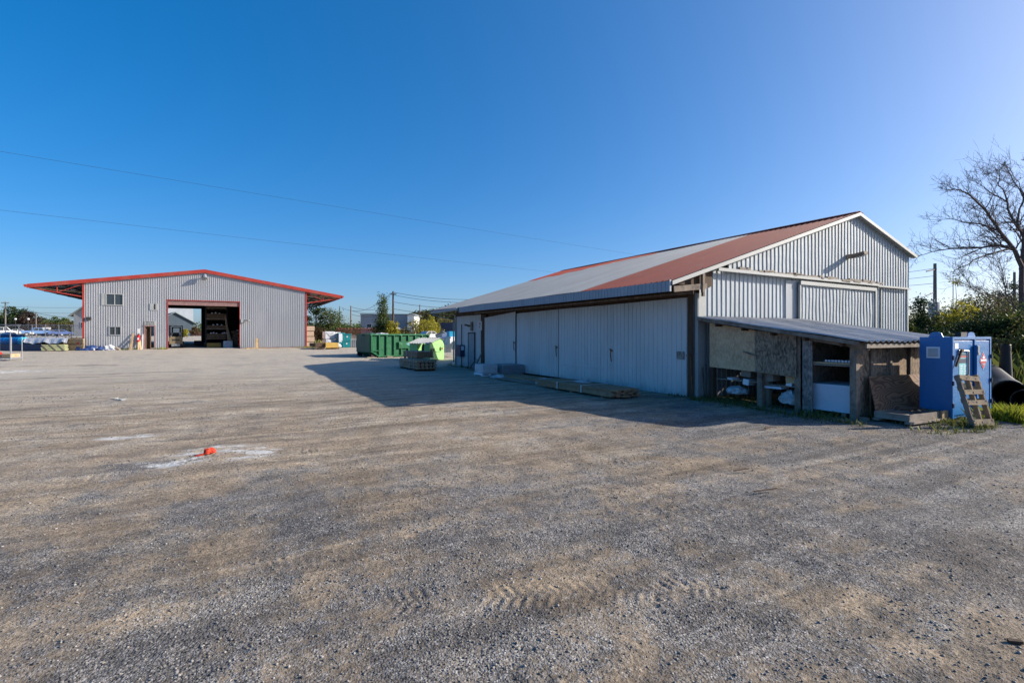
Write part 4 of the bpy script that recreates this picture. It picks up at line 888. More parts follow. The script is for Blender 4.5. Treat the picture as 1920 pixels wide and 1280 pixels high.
for r in range(7):
    for c in range(2):
        b.box(.225 + c * .12, .32 + c * .12 - .012 * (r % 3), -.037, -.034, 1.22 - r * .04, 1.235 - r * .04)
b.each('text_block', M_paper, po)
def lever(x, z0, x1, z1): b = MB(); b.beam((x, -.06, z0), (x1, -.06, z1), .035, .03); b.rbox((x, -.05, z0), (.07, .07, .07)); b.build('door_lever', M_dwood, cb)
lever(.24, 1.58, .06, 1.22)
b = MB(); b.tube([(.16, -.055, 1.585), (.49, -.055, 1.56)], .014, 6); b.tube([(.49, -.05, 1.56), (.49, -.05, .6)], .016, 6); b.build('lock_bar', M_steel, cb)
b = MB(); b.beam((.70, -.08, 1.70), (.70, -.08, .2), .05, .05); b.build('center_bar', M_blue, cb)
b = MB(); b.rbox((.71, -.10, 1.60), (.05, .04, .16)); b.rbox((.73, -.10, 1.50), (.06, .04, .06)); b.build('padlock', M_steel, cb)
for z in (1.42, .85, .35):
    b = MB(); b.tube([(CW + .0, -.05, z - .05), (CW + .0, -.05, z + .05)], .022, 7); b.tube([(-.01, -.05, z - .05), (-.01, -.05, z + .05)], .022, 7); b.each('hinge', M_bluedk, cb)
cx, cz = 1.03, 1.32                                     # flammable placard with flame mark
def dia(r, y, m, nm, par): b = MB(); b.prism([(0, -r), (r, 0), (0, r), (-r, 0)], lambda p: (cx + p[0] * .78, y, cz + p[1] * 1.25), lambda p: (cx + p[0] * .78, y + .003, cz + p[1] * 1.25)); return b.build(nm, m, par)
pl = dia(.17, -.034, M_paper, 'hazard_placard', cb); dia(.155, -.0375, M_inkr, 'red_field', pl)
b = MB(); b.box(cx - .10, cx + .10, -.0415, -.0385, cz - .01, cz + .035); b.build('white_band', M_paper, pl)
b = MB(); b.face([(cx - .03, -.041, cz + .05), (cx + .03, -.041, cz + .05), (cx + .045, -.041, cz + .085), (cx + .02, -.041, cz + .10), (cx + .01, -.041, cz + .145), (cx - .02, -.041, cz + .10), (cx - .04, -.041, cz + .09)]); b.build('flame_mark', M_paper, pl, solid=.002)
b = MB()
for k in range(3): b.rbox((cx - .03 + .03 * k, -.041, cz - .08), (.012, .003, .05))
b.build('class_digit', M_paper, pl)

# pallet leaning on the cabinet
pt = thing('wooden_pallet', 'broken grey wooden pallet leaning against the blue cabinet', 'pallet', (13.42, 4.36, .02), R(-20)); pt.scale = (.86, 1, 1.03)
PM = Matrix.Rotation(R(-17), 4, 'X')
def pbox(x0, x1, y0, y1, z0, z1, nm, m=None):
    b = MB(); b.box(x0, x1, y0, y1, z0, z1); o = b.build(nm, m or M_pallet, pt); o.data.transform(PM); return o
for x in (0, .26, .54): pbox(x, x + .035, .0, .10, .0, 1.08, 'stringer', M_gwood if x == 0 else None)
for z, w in ((.02, .13), (.44, .10), (.66, .10)): pbox(-.005, .58, -.018, -.001, z, z + w, 'deck_board')
o = pbox(.0, .56, -.02, -.002, 0, .10, 'deck_board'); o.data.transform(Matrix.Translation((0, .29, .93)) @ Matrix.Rotation(R(5), 4, 'Y'))
for z in (.0, .25, .5, .76, .98): pbox(.0, .575, .101, .118, z, z + .09, 'back_board')
b = MB()
for z in (.1, .3, .5, .7, .9, 1.0):
    for x in (-.003, .03, .27, .56): b.rbox((x + rng.uniform(-.01, .01), -.021, z + rng.uniform(-.03, .03)), (.018, .006, .035), (0, rng.uniform(-.4, .4), 0))
for o in b.each('splinter', M_pale, pt): o.data.transform(PM)
o = pbox(.03, .15, .03, .05, .08, .20, 'broken_piece', M_pale); o = pbox(.04, .16, .03, .05, .8, .9, 'broken_piece', M_pale)

# black pipes at the right edge
def pipe(pts, r0, r1, lb, n=24, ribs=True, nm='culvert_pipe'):
    a, c = Vector(pts[0]), Vector(pts[1]); d = (c - a); L = d.length; d.normalize(); u = d.cross(Vector((0, 0, 1))); u = u.normalized() if u.length > .1 else Vector((1, 0, 0)); w = u.cross(d)
    vs = []; fs = []; k = int(L / .04); prof = []
    for i in range(k + 1): f = i / k; prof.append((f * L, (r0 + (r1 - r0) * f) * (1 + (.035 if (i // 1) % 2 and ribs and .03 < f < .88 else 0) + (.09 if f >= .88 and ribs else 0))))
    inner = [(s, r * .9) for s, r in prof][::-1]; P = prof + inner; m = len(P)
    for s, r in P:
        for j in range(n): th = 2 * math.pi * j / n; vs.append(a + d * s + (u * math.cos(th) + w * math.sin(th)) * r)
    for i in range(m):
        i2 = (i + 1) % m
        for j in range(n): j2 = (j + 1) % n; fs.append((i * n + j, i * n + j2, i2 * n + j2, i2 * n + j))
    b = MB(); b.add(vs, fs); return tag(b.build(nm, M_black, smooth=True), lb, 'pipe')
p0 = at(1858, 17.0); p1 = at(1893, 12.9)
pipe([(p0.x, p0.y, .66), (p1.x, p1.y, .40)], .26, .33, 'large black pipe lying with its open end towards the yard')
p0 = at(1885, 16.5); pipe([(p0.x, p0.y, .0), (p0.x + .03, p0.y, 1.62)], .20, .12, 'tapered black pipe standing upright behind the lying pipe')
p0 = at(1948, 14.6); p1 = at(1922, 12.6); pipe([(p0.x, p0.y, .3), (p1.x, p1.y, .26)], .24, .26, 'black pipe at the right edge beyond the open pipe end')
p0 = at(1840, 18.5); p1 = at(1878, 14.8); pipe([(p0.x, p0.y, .2), (p1.x, p1.y, .2)], .2, .2, 'black pipe lowest in the pile behind the blue cabinet')
p0 = at(1900, 15.2); p1 = at(1960, 14.2); pipe([(p0.x, p0.y, .18), (p1.x, p1.y, .18)], .17, .17, 'slim black pipe lying crosswise behind the open pipe')

# weeds and grass along the lean-to and cabinet
g1 = grass_pts([(11.7, 12.7, 5.6, 10.4, 1), (12.5, 16.2, 4.9, 6.1, .8), (12.0, 16.2, 4.3, 5.0, .35), (11.3, 11.9, 6.2, 9.6, .3), (12.5, 14, 6.2, 10.2, .3)], 520, 3)
grass('grass', g1, .04, .17, L_grass, 'low green grass growing along the foot of the lean-to', 4)
g2 = np.vstack([grass_pts([(14.75, 15.9, 4.0, 4.6, 1)], 2600, 6), grass_pts([(14.2, 16.4, 3.8, 4.75, .35)], 900, 61)]); grass('weeds', g2, .05, .38, L_weed, 'tall yellow green weeds beside the leaning pallet', 5, 'weeds', .007)
g2 = grass_pts([(12.9, 14.1, 4.1, 4.9, 1), (13.2, 13.7, 4.2, 4.7, 1)], 900, 66); grass('cabinet_grass', g2, .03, .16, L_grass, 'green grass tufts at the foot of the blue cabinet', 55, 'grass', .006)
g3 = grass_pts([(16.5, 34, 6.5, 16, 1)], 60, 8); grass('tall_grass', g3, .3, 1.5, L_grass, 'tall rough grass behind the blue cabinet and the pipes', 7, 'grass', .02)
g4 = grass_pts([(11.75, 12.2, 24.5, 30, 1), (11.6, 12.15, 14, 24, .5), (11.8, 12.3, 10.3, 11.4, 1)], 300, 9); grass('wall_grass', g4, .03, .14, L_grass, 'short grass along the foot of the long shed wall', 10)
g5 = grass_pts([(WX0, DX0 - .1, WY - .5, WY - .05, 1), (DX1 + .1, OX0, WY - .5, WY - .05, 1.4), (WX1 - 1, WX1 + 2, WY - .6, WY + .4, .5), (-13.2, WX0, WY - .3, WY + .6, 1)], 180, 11); grass('warehouse_grass', g5, .06, .25, L_weed, 'yellowish grass tufts along the foot of the warehouse front', 12, 'grass', .02)
# ---------------------------------------------------------------- roll-off dumpster
DPX, DPY = 8.93, 38.5
dp = thing('rolloff_dumpster', 'long green ribbed roll-off dumpster on the far side of the yard', 'dumpster', (DPX, DPY, gz(8, DPY)), R(12)); DL, DW, DH = 5.2, 2.5, 1.80
b = MB(); b.prism([(0, .42), (.62, .08), (DL, .08), (DL, DH), (0, DH)], lambda p: (p[0], 0, p[1]), lambda p: (p[0], .05, p[1])); b.prism([(0, .42), (.62, .08), (DL, .08), (DL, DH), (0, DH)], lambda p: (p[0], DW - .05, p[1]), lambda p: (p[0], DW, p[1]))
b.box(.62, DL, .05, DW - .05, .08, .13); b.beam((.0, DW / 2, .44), (.63, DW / 2, .11), DW - .1, .05); b.box(DL - .05, DL, .05, DW - .05, .13, DH); b.build('container_wall', M_green, dp)
b = MB(); b.box(-.03, .03, .02, DW - .02, .42, DH - .02); b.build('front_panel', M_greenend, dp)
for k in range(9):
    x = .02 + k * .635
    b = MB(); b.box(x, x + .09, -.11, -.002, .42 if k == 0 else .14, DH - .08); b.build('rib', M_green, dp)
b = MB(); b.box(-.05, DL + .02, -.13, .03, DH - .08, DH + .03); b.box(-.05, DL + .02, DW - .03, DW + .1, DH - .08, DH + .03); b.box(-.07, .03, .03, DW - .03, DH - .06, DH + .04); b.build('top_rail', M_green, dp)
b = MB(); b.box(.6, DL, -.12, .0, .06, .15); b.box(0, .7, -.11, -.003, .50, .57); b.beam((.03, -.05, .5), (.7, -.05, .1), .08, .08); b.build('bottom_rail', M_green, dp)
b = MB(); b.box(2.35, 3.35, -.14, -.112, .68, 1.24); b.build('sign_plate', M_green, dp)
b = MB(); b.rbox((3.2, -.145, 1.0), (.22, .006, .14), (0, .3, 0)); b.rbox((3.08, -.145, 1.04), (.16, .006, .05), (0, .1, 0)); b.build('scraped_paint', M_cyan, dp)
b = MB(); b.tube([(.22, .0, .17), (.22, .25, .17)], .15, 14); b.tube([(.22, DW - .3, .17), (.22, DW, .17)], .15, 14); b.box(.0, .14, .1, .22, .1, .5); b.box(.0, .14, DW - .22, DW - .1, .1, .5); b.each('roller', M_rubber, dp)
b = MB(); b.box(-.25, .5, -.05, .3, .0, .07); b.rbox((1.5, -.2, .05), (.45, .2, .1)); b.each('wood_block', M_gwood, dp)
for x in (.45, 1.5): crumple('debris_bag', M_greenend if x < 1 else M_wrap, (0, 0, 0), .55, int(x * 9), ('dark tarp heap showing over the front of the dumpster', 'pale heap showing over the rim of the dumpster')[x > 1], 'debris', (1, .9, .3)).location = Vector((DPX, DPY, gz(8, DPY))) + Matrix.Rotation(R(12), 3, 'Z') @ Vector((x, 1.1, DH - .06))

# lime bin with a pitched corrugated lid
lb_ = thing('waste_bin', 'lime green steel waste bin with pitched striped lid', 'bin', (12.12, 34.05, gz(11, 34.05)), R(40)); lb_.scale = (1.05, 1.05, 1.05); Wb, Lb = 2.0, 1.62
b = MB(); P = [(0, .12), (Wb - .12, .02), (Wb, .12), (Wb, 1.10), (Wb - .22, 1.36), (Wb * .72, 1.50), (0, 1.16)]
b.prism(P, lambda p: (p[0], 0, p[1]), lambda p: (p[0], .04, p[1])); b.prism(P, lambda p: (p[0], Lb - .04, p[1]), lambda p: (p[0], Lb, p[1]))
b.box(0, .04, .04, .45, .1, 1.16); b.box(0, .04, 1.0, Lb - .04, .1, 1.16); b.box(0, .04, .45, 1.0, .1, .45); b.box(0, Wb - .1, .04, Lb - .04, .08, .12); b.box(Wb - .04, Wb, .04, Lb - .04, .1, 1.1); b.build('bin_body', M_lime, lb_)
b = MB(); b.corr(-.06, Lb + .06, lambda u: (-.12, u, 1.17), lambda u: (Wb * .72, u, 1.54), (-.2, 0, 1), .2, .06, 'sine'); b.corr(-.06, Lb + .06, lambda u: (Wb * .72, u, 1.54), lambda u: (Wb - .2, u, 1.40), (.2, 0, 1), .15, .03, 'sine'); b.build('lid', M_trim, lb_, solid=.01)
b = MB(); b.box(.22, .50, -.11, -.004, .62, .86); b.box(Wb - .62, Wb - .35, -.11, -.004, .70, .94); b.box(.5, 1.4, -.05, -.004, .60, .66); b.each('lift_pocket', M_lime, lb_)
b = MB(); b.box(.25, .47, -.114, -.111, .65, .83); b.box(Wb - .59, Wb - .38, -.114, -.111, .73, .91); b.box(.02, .2, -.012, -.004, .52, .82); b.each('rust_opening', M_rust, lb_)
crumple('rubbish', M_dark, (0, 0, 0), .4, 3, 'dark rubbish showing through the side opening of the lime bin', 'rubbish', (.6, .8, 1)).location = Vector((12.12, 34.05, gz(11, 34.05) + .8)) + Matrix.Rotation(R(40), 3, 'Z') @ Vector((.5, .72, 0))

# strapped timber stacks
def straps(parts, nm='strap'):
    pass
def stack(x0, x1, y0, y1, h, label, seed, m, z=0, bearer=.1, th=.045, wd=.15, dy=.05, strap=(.25, .7), rz_=0, group=None, strapm=None, name='lumber_stack'):
    g = random.Random(seed); t = thing(name, label, 'lumber stack', ((x0 + x1) / 2, y0, z), rz_, group); w2 = (x1 - x0) / 2; L = y1 - y0; b = MB(); zz = bearer; row = 0
    while zz < bearer + h - .01:
        x = -w2
        while x < w2 - .03:
            w = min(wd * g.uniform(.94, 1.02), w2 - x); b.box(x + .003, x + w - .004, g.uniform(-dy, dy), L + g.uniform(-dy, dy), zz + .002, zz + th - g.uniform(.002, .006)); x += w
        zz += th
    b.build('boards', m, t)
    if bearer > .03:
        for f in (.12, .5, .88):
            b = MB(); b.box(-w2, w2, L * f - .045, L * f + .045, -.05, bearer); b.each('bearer', M_gwood, t)
    for f in strap:
        y = L * f; e = .006; s = .02; b = MB(); b.box(-w2 - .02 - e, -w2 - .004, y - s, y + s, bearer - .01, zz + .006); b.box(w2 + .004, w2 + .02, y - s, y + s, bearer - .01, zz + .006); b.box(-w2 - .02, w2 + .02, y - s, y + s, zz + .006, zz + .012); b.build('strap', strapm or M_white, t)
    return t
stack(9.78, 10.85, 11.45, 15.75, .20, 'strapped stack of brown boards lying in front of the shed sliding doors', 1, M_brown, strap=(.36, .68), bearer=.07, dy=.13)
tb = thing('batten_stack', 'banded stack of dark profiled battens in front of the lime bin', 'battens', (8.35, 25.55, 0)); b = MB()
for r in range(3):
    for c in range(5):
        x = .02 + c * .228; z = .10 + r * .17; o = rng.uniform(-.03, .03)
        b.prism([(x, z), (x + .20, z), (x + .20, z + .05), (x + .14, z + .15), (x + .06, z + .15), (x, z + .05)], lambda p: (p[0], o, p[1]), lambda p: (p[0], 3.3 + o, p[1]))
b.build('batten', M_brown, tb)
for f in (.5, 1.2, 2.4):
    b = MB(); b.box(-.012, 0.006, f - .02, f + .02, .08, .60); b.box(-.01, 1.16, f - .02, f + .02, .60, .612); b.box(1.146, 1.16, f - .02, f + .02, .08, .6); b.build('strap', M_steel, tb)
for f in (.3, 1.6, 2.9): b = MB(); b.box(0, 1.15, f, f + .1, -.03, .09); b.each('bearer', M_dwood, tb)
stack(8.9, 9.9, 27.2, 29.8, .36, 'smaller bundle of dark boards lying on the battens near the lime bin', 5, M_brown, z=.62, bearer=.0, strap=(.3, .7), strapm=M_steel)
for f in (.5, 2.5): pass
b = MB()
for x in (8.95, 9.75):
    for y in (28.9, 29.7): b.box(x, x + .1, y, y + .1, gz(9, 29) - .05, .62)
tag_all(b.each('timber_prop', M_dwood), 'short dark timber prop under the smaller bundle of boards', 'timber', 'props under the smaller bundle')
stack(10.5, 11.5, 16.1, 20.3, .10, 'thin pile of warped boards between the strapped stack and wrapped pallet', 8, M_brown, bearer=.05, strap=(), dy=.5, rz_=R(3), th=.03)
b = MB()
for k in range(7): b.beam((10.1 + .12 * k, 16.5 + rng.uniform(-.8, .8), .03 + .01 * k), (10.0 + .14 * k, 20.0 + rng.uniform(-.9, .6), .04 + .012 * k), .14, .025)
tag_all(b.each('loose_board', M_gwoodh), 'loose grey board strewn beside the pile of warped boards', 'board', 'loose boards by the shed')
crumple('plastic_sheet', M_wrap, (10.6, 16.4, .10), .38, 12, 'crumpled clear plastic where the two board piles meet', 'plastic', (1.1, 1, .35))
crumple('plastic_sheet', M_wrap, (10.3, 19.7, .06), .34, 14, 'crumpled plastic in front of the white wrapped pallet', 'plastic', (1.0, 1.3, .3))
crumple('plastic_sheet', M_wrap, (10.5, 13.9, .30), .25, 15, 'scrap of white plastic on top of the strapped brown boards', 'plastic', (.8, 1.5, .15))
wp = thing('wrapped_pallet', 'pallet load wrapped in white plastic by the shed wall', 'pallet load', (9.95, 20.75, 0))
crumple('wrapped_load', M_wrap, (0, 0, 0), .3, 1, 'x', 'x'); o = bpy.data.objects['wrapped_load']; bpy.data.objects.remove(o)
b = MB(); b.box(0, .78, 0, .9, .16, .56); b.build('wrapped_load', M_wrap, wp, bevel=.03)
b = MB(); b.box(-.03, .82, 0, .1, .02, .06); b.box(-.03, .82, .8, .9, .02, .06); b.box(-.03, .82, 0, .9, .12, .15)
for x in (-.03, .36, .74): b.box(x, x + .08, .02, .88, .06, .12)
b.build('pallet', M_paper, wp)
b = MB()
for k in range(7): b.box(10.95, 12.05, 20.6 + .02 * (k % 2), 22.0, .04 + k * .07, .095 + k * .07)
tag(b.build('metal_sheet_stack', M_fascia), 'stack of grey metal panels beside the wrapped pallet', 'panels')
lf = thing('slatted_rack', 'grey slatted frame leaning on the shed wall near the small door', 'frame', (11.6, 25.5, 0)); b = MB()
def wp_(px, py, X): Yv = yX(px, X); t_ = Yv / ray(px)[1]; return Vector((X, Yv, CAM_H - (py - HOR) / FOC * t_))
f0, f1, f2 = gp(880, 692), gp(888, 693), gp(899, 695)
b.beam(f0, wp_(890, 676, 12.08), .07, .05); b.beam(f1, wp_(903, 662, 12.08), .08, .06); b.beam(wp_(887, 679, 12.0), wp_(904, 688, 11.7), .04, .05); b.beam(wp_(893, 673, 12.02), wp_(898, 677, 12.0), .03, .04); b.beam(f0 + Vector((0, 0, .03)), f2 + Vector((0, 0, .03)), .08, .06); b.each('rail', M_gwood, lf, world=True)
tag(MB().beam((12.0, 23.2, 0), (12.1, 23.9, .2), .1, .1).build('wood_offcut', M_dwood), 'dark offcut of wood lying at the foot of the shed wall', 'offcut')

# ---------------------------------------------------------------- right of the warehouse
stk = thing('lumber_tower', 'tall stack of pale lumber under the right canopy of the warehouse', 'lumber stack', (6.6, 55.2, gz(0, 55.2)))
for k in range(4):
    b = MB(); z = .05 + .55 * k; x = .06 * (k % 2)
    for r in range(8): b.box(-.35 + x, .42 + x - .02 * (r % 2), 0, 4.0, z + r * .06, z + r * .06 + .055)
    b.build('lumber_layer', M_pink, stk)
    b = MB(); b.box(-.35, .42, .3, .4, z - .06, z - .001); b.box(-.35, .42, 3.3, 3.4, z - .06, z - .001); b.each('spacer', M_dwood, stk)
yb_ = thing('yellow_bundle', 'yellow wrapped lumber bundle at the right corner of the warehouse', 'lumber bundle', (7.55, 51.1, gz(0, 51)), R(8)); b = MB()
b.box(0, 1.25, 0, 2.6, .12, .62); b.build('bundle_wrap', M_yel, yb_, bevel=.02); b = MB(); b.box(-.9, 0, .2, 2.3, .25, .58); b.box(-1.0, .1, .1, .2, .0, .12); b.each('bare_boards', M_dwood, yb_); b = MB(); b.box(-.2, 1.4, .2, .35, 0, .11); b.box(-.2, 1.4, 2.0, 2.15, 0, .11); b.each('bearer', M_dwood, yb_)
b = MB()
for k in range(4): b.beam((6.4 + .25 * k, 51.6 + .3 * k, .64), (7.4 + .1 * k, 50.6 + .3 * k, .60 + .1 * k), .12, .05)
tag_all(b.each('loose_board', M_pallet), 'loose board on the ground left of the yellow bundle', 'board', 'loose boards by the yellow bundle')
def bag(px, t, w, h, z, lb, seed, m=None):
    p = at(px, t); g = thing('bagged_material', lb, 'sack', (p.x, p.y, p.z + z), R(seed * 7 % 30)); b = MB(); b.rbox((0, 0, h / 2), (w, w * .9, h)); o = b.build('sack', m or M_wrap, g, bevel=.09)
    b = MB(); b.beam((-w * .35, -w * .46, h * .9), (0, -w * .47, h * .4), .03, .02); b.beam((w * .35, -w * .46, h * .9), (0, -w * .47, h * .4), .03, .02); b.each('sack_mark', M_house, g); return g
bag(616, 53, 1.05, .85, .78, 'white sack on top of the left pair of sacks', 1); bag(617, 53, 1.15, .75, 0, 'white and blue sack at the bottom left of the sack pile', 2)
bag(629.5, 53.5, .9, .75, .8, 'narrow white sack stacked beside the teal bins', 3); bag(631, 53.6, 1.0, .75, 0, 'white sack under the narrow one beside the teal bins', 4)
p = at(631, 50.5); crumple('white_bag', M_wrap, p + Vector((0, 0, .2)), .42, 8, 'loose white bag in front of the stacked sacks', 'bag', (1.1, 1, .7)); p = at(623.5, 51); crumple('white_bag', M_wrap, p + Vector((0, 0, .15)), .32, 9, 'small crumpled bag between the yellow bundle and the sacks', 'bag', (1.3, 1, .6))
for k, (px, z, lb) in enumerate(((649, 0, 'lower teal plastic bin in the stack of two'), (650, .72, 'upper teal plastic bin in the stack of two'))):
    p = at(px, 52.0); t = thing('teal_bin', lb, 'bin', (p.x, p.y, p.z + z), R(-6)); b = MB(); b.prism([(-.40, -.40), (.40, -.40), (.40, .40), (-.40, .40)], lambda q: (q[0] * .94, q[1], .02), lambda q: (q[0], q[1], .70)); b.build('bin_shell', M_teal, t)
    b = MB(); b.box(-.43, .43, -.43, .43, .64, .71); b.build('rim', M_teal, t); b = MB(); b.rbox((.02, -.412, .4), (.14, .006, .16), (0, .4, 0)); b.build('white_mark', M_white, t)
p = at(639.5, 53.2); t = thing('teal_bin', 'teal bin with a white side partly behind the stack of two', 'bin', p); b = MB(); b.box(-.35, .35, -.4, .4, 0, 1.5); b.build('bin_shell', M_teal, t, bevel=.04); b = MB(); b.box(-.30, .1, -.406, -.401, .5, 1.4); b.build('white_mark', M_paper, t)
p = at(663, 52.5); t = thing('cage_crate', 'grey caged crate with pale lid beside the teal bins', 'crate', p); b = MB(); b.box(-.42, .42, -.4, .4, .02, .78); b.build('crate_body', M_house, t); b = MB(); b.box(-.46, .46, -.44, .44, .78, .86); b.build('lid', M_trim, t); b = MB(); [b.box(-.42 + .2 * k, -.38 + .2 * k, -.43, -.401, .02, .78) for k in range(5)]; b.build('cage_bar', M_dark, t)

# ---------------------------------------------------------------- left of the warehouse
p = gp(9, 676); ct = thing('lumber_cart', 'white steel upright cart at the left edge of the yard', 'cart', p, R(-20)); b = MB()
for x in (-.30, .30): b.tube([(x, 0, .0), (x, 0, 1.68), (x * .8, .1, 1.8)], .026, 7); b.tube([(x, .9, 0), (x, .9, 1.5)], .022, 6)
b.beam((-.3, 0, .16), (.3, 0, .16), .04, .05)
b.beam((-.3, 0, .16), (-.3, .9, .16), .05, .06); b.beam((.3, 0, .16), (.3, .9, .16), .05, .06); b.build('cart_frame', M_steel, ct)
b = MB(); b.box(-.28, .28, .05, .8, .2, .42); b.build('cart_deck', M_pallet, ct)
b = MB(); b.tube([(-.5, .2, .35), (-.4, .2, .35)], .2, 12); b.build('hose_reel', M_safety, ct)
a, c = at(-25, 40.2), at(91, 40.2)
b = MB(); b.beam((a.x, a.y, gz(0, a.y) + .25), (c.x, c.y, gz(0, c.y) + .25), .3, .56); tag(b.build('steel_beam', M_bluedk), 'long dark navy steel beam lying on the ground at far left', 'beam')
def drum(px0, px1, t, z0, z1, m, lb):
    a, c = at(px0, t), at(px1, t); r = (z1 - z0) / 2; g = thing('storage_drum', lb, 'drum', (a.x, a.y, gz(a.x, a.y))); b = MB(); q = (z0 + z1) / 2 - g.location.z
    d = (c - a); d.z = 0; b.tube([Vector((0, 0, q)), Vector((0, 0, q)) + d], r, 20); b.build('drum_body', m, g); b = MB(); b.tube([Vector((0, 0, q)) + d * .0, Vector((0, 0, q)) + d * .04], r * 1.03, 20); b.tube([Vector((0, 0, q)) + d * .55, Vector((0, 0, q)) + d * .62], r * 1.03, 20); b.build('drum_band', m, g)
M_cyanp = mat('cyan_plastic', (.02, .35, .62), .4)
drum(27, 40, 41.2, 1.15, 1.75, M_blue, 'blue drum lying behind the dark steel beam'); drum(40, 47, 41.2, 1.1, 1.75, M_cyanp, 'bright cyan drum at the end of the blue drums'); drum(-8, 26, 41.3, 1.15, 1.72, M_blue, 'blue drum at the left edge of the frame')
p = at(20, 43.5); crumple('blue_tarp', M_tar, (p.x, p.y, 1.75), .8, 21, 'blue tarp bundle heaped over the drums at far left', 'tarp', (1.1, .8, .3))
p = at(14, 47); crumple('white_tarp', M_wrap, (p.x, p.y, 1.95), .55, 22, 'white tarp heap behind the drums at far left', 'tarp', (1.2, .8, .4))
# white banner over a long pile
a, c = at(47, 41.2), at(128, 41.2); b = MB(); n = 26; rows = []
for i in range(n + 1):
    f = i / n; q = a.lerp(c, f); sg = .16 * abs(math.sin(f * math.pi * 2.2)) + .03 * math.sin(i * 1.3)
    rows.append([(q.x, q.y - .45, 1.38 - sg), (q.x, q.y - .1, 1.66 - sg * .3), (q.x, q.y + .9, 1.70), (q.x, q.y + 1.4, 1.5)])
for i in range(n):
    for j in range(3): b.face([rows[i][j], rows[i + 1][j], rows[i + 1][j + 1], rows[i][j + 1]])
tag(b.build('banner_cover', M_wrap, solid=.01), 'long white banner draped over the timber pile left of the warehouse', 'cover')
a2, c2 = at(52, 41.5), at(126, 41.5); b = MB()
for k in range(6): z = .72 + .13 * k; b.beam((a2.x, a2.y + .3, z), (c2.x, c2.y + .3, z), .9, .11)
tag(b.build('timber_pile', M_dwood), 'dark timber pile under the white banner', 'timber pile')
p = at(103, 40.6); gb = thing('board_bundle', 'greenish bundle of boards beside the dark steel beam', 'lumber bundle', p)
b = MB(); M_grnw = mat('treated_wood', (.30, .32, .18), .8, 0, .3, 6, (.2, 1, 1))
for r in range(7): b.box(-.72 + rng.uniform(-.04, .04), .72 + rng.uniform(-.05, .05), -.5, .5, .04 + r * .07, .04 + r * .07 + .06)
b.build('boards', M_grnw, gb); b = MB()
for k in range(3): b.beam((-.7 + .5 * k, -.53, .55), (-.3 + .5 * k, -.53, .06), .03, .04)
b.build('strap', M_gwood, gb)
a, c = at(122, 41.6), at(157, 41.6); t = thing('fence_panel_stack', 'dark picket panels standing against the warehouse left corner', 'fence panels', a)
d = c - a; b = MB()
for lev in (0, .52):
    for k in range(14): q = a + d * (k / 13.5); b.box(q.x, q.x + .10, q.y - .04, q.y + .02, q.z + .02 + lev, q.z + .48 + lev)
b.build('picket', M_pallet, t, world=True); b = MB(); b.beam(a + Vector((0, .1, .28)), c + Vector((0, .1, .28)), .06, .5); b.beam(a + Vector((0, .1, .8)), c + Vector((0, .1, .8)), .06, .5); b.build('backing', M_dwood, t, world=True)
# heap of tarps against the front
for k, (px, r, m, lb) in enumerate(((168, .42, M_tar, 'blue tarp heap at the left foot of the warehouse front'), (179, .34, M_wrap, 'white plastic heap right of the blue tarp'), (190, .32, M_tar, 'small blue tarp fold between the white heaps'), (204, .42, M_wrap, 'larger white plastic heap under the small window'), (217, .22, M_gwoodh, 'tan rag at the right end of the tarp heaps'))):
    p = at(px, 42.6); crumple('tarp_heap', m, (p.x, WY - .55 + .1 * (k % 2), .66), r * 1.15, 30 + k, lb, 'tarp', (1.3, .7, .75), amp=.5)
x = xY(260, WY); fe = thing('fire_extinguisher', 'red fire extinguisher hanging beside the small warehouse door', 'fire extinguisher', (x, WY - .16, 1.28)); b = MB()
b.tube([(0, 0, 0), (0, 0, .05), (0, 0, .58), (0, 0, .68), (0, 0, .74)], [.10, .12, .12, .07, .04], 12); b.build('cylinder', M_safety, fe); b = MB(); b.tube([(0, 0, .74), (0, -.06, .80), (.08, -.08, .5)], .022, 6); b.build('hose', M_black, fe); b = MB(); b.box(-.05, .05, -.126, -.12, .22, .42); b.build('label', M_paper, fe)
b = MB(); b.box(x - .1, x + .1, WY - .05, WY - .043, 2.05, 2.5); tag(b.build('safety_sign', M_white), 'small white sign above the fire extinguisher', 'sign')
def lean(pxb, pxt, zt, y0, w, m, lb, nm='leaning_board', z0=None):
    x0, x1 = xY(pxb, WY), xY(pxt, WY); b = MB(); b.beam((x0, WY - y0, WZ - .03), (x1, WY - .10, zt), w, .05); tag(b.build(nm, m), lb, 'board')
lean(247, 250, 2.05, .8, .16, M_pallet, 'weathered board leaning between the tarps and the extinguisher'); lean(249.5, 248.5, 1.55, .7, .14, M_gwood, 'shorter weathered board leaning on the tall one')
lean(262, 260.5, 1.6, .6, .12, M_pale, 'pale board leaning just left of the small door'); lean(266.5, 262, 1.5, .6, .12, M_pale, 'slanted pale board leaning nearest the small door'); lean(268, 268, 2.0, .25, .10, M_white, 'white post leaning at the small door frame')
x = xY(481, WY); b = MB(); b.box(x - .12, x + .14, WY - .75, WY - .69, .6, 1.62); tag(b.build('upright_board', M_pale), 'pale board standing upright right of the wide doorway', 'board')
x0, x1 = xY(456, WY), xY(496, WY); b = MB(); b.beam((x0, WY - .9, .66), (x1, WY - .95, .64), .2, .09); b.beam((x0 + .2, WY - 1.2, .63), (x0 + 1.1, WY - .6, .73), .14, .05)
for o, lb in zip(b.each('ground_timber', M_pallet), ('long timber lying along the wall right of the wide doorway', 'short timber lying crosswise at the right jamb of the doorway')): tag(o, lb, 'timber')
x = xY(157, WY); b = MB()
for k in range(3): b.rbox((x - .1 * k, WY - .35 - .1 * k, .8 + .2 * k), (.3, .1, .14), (0, .5 * k, 0))
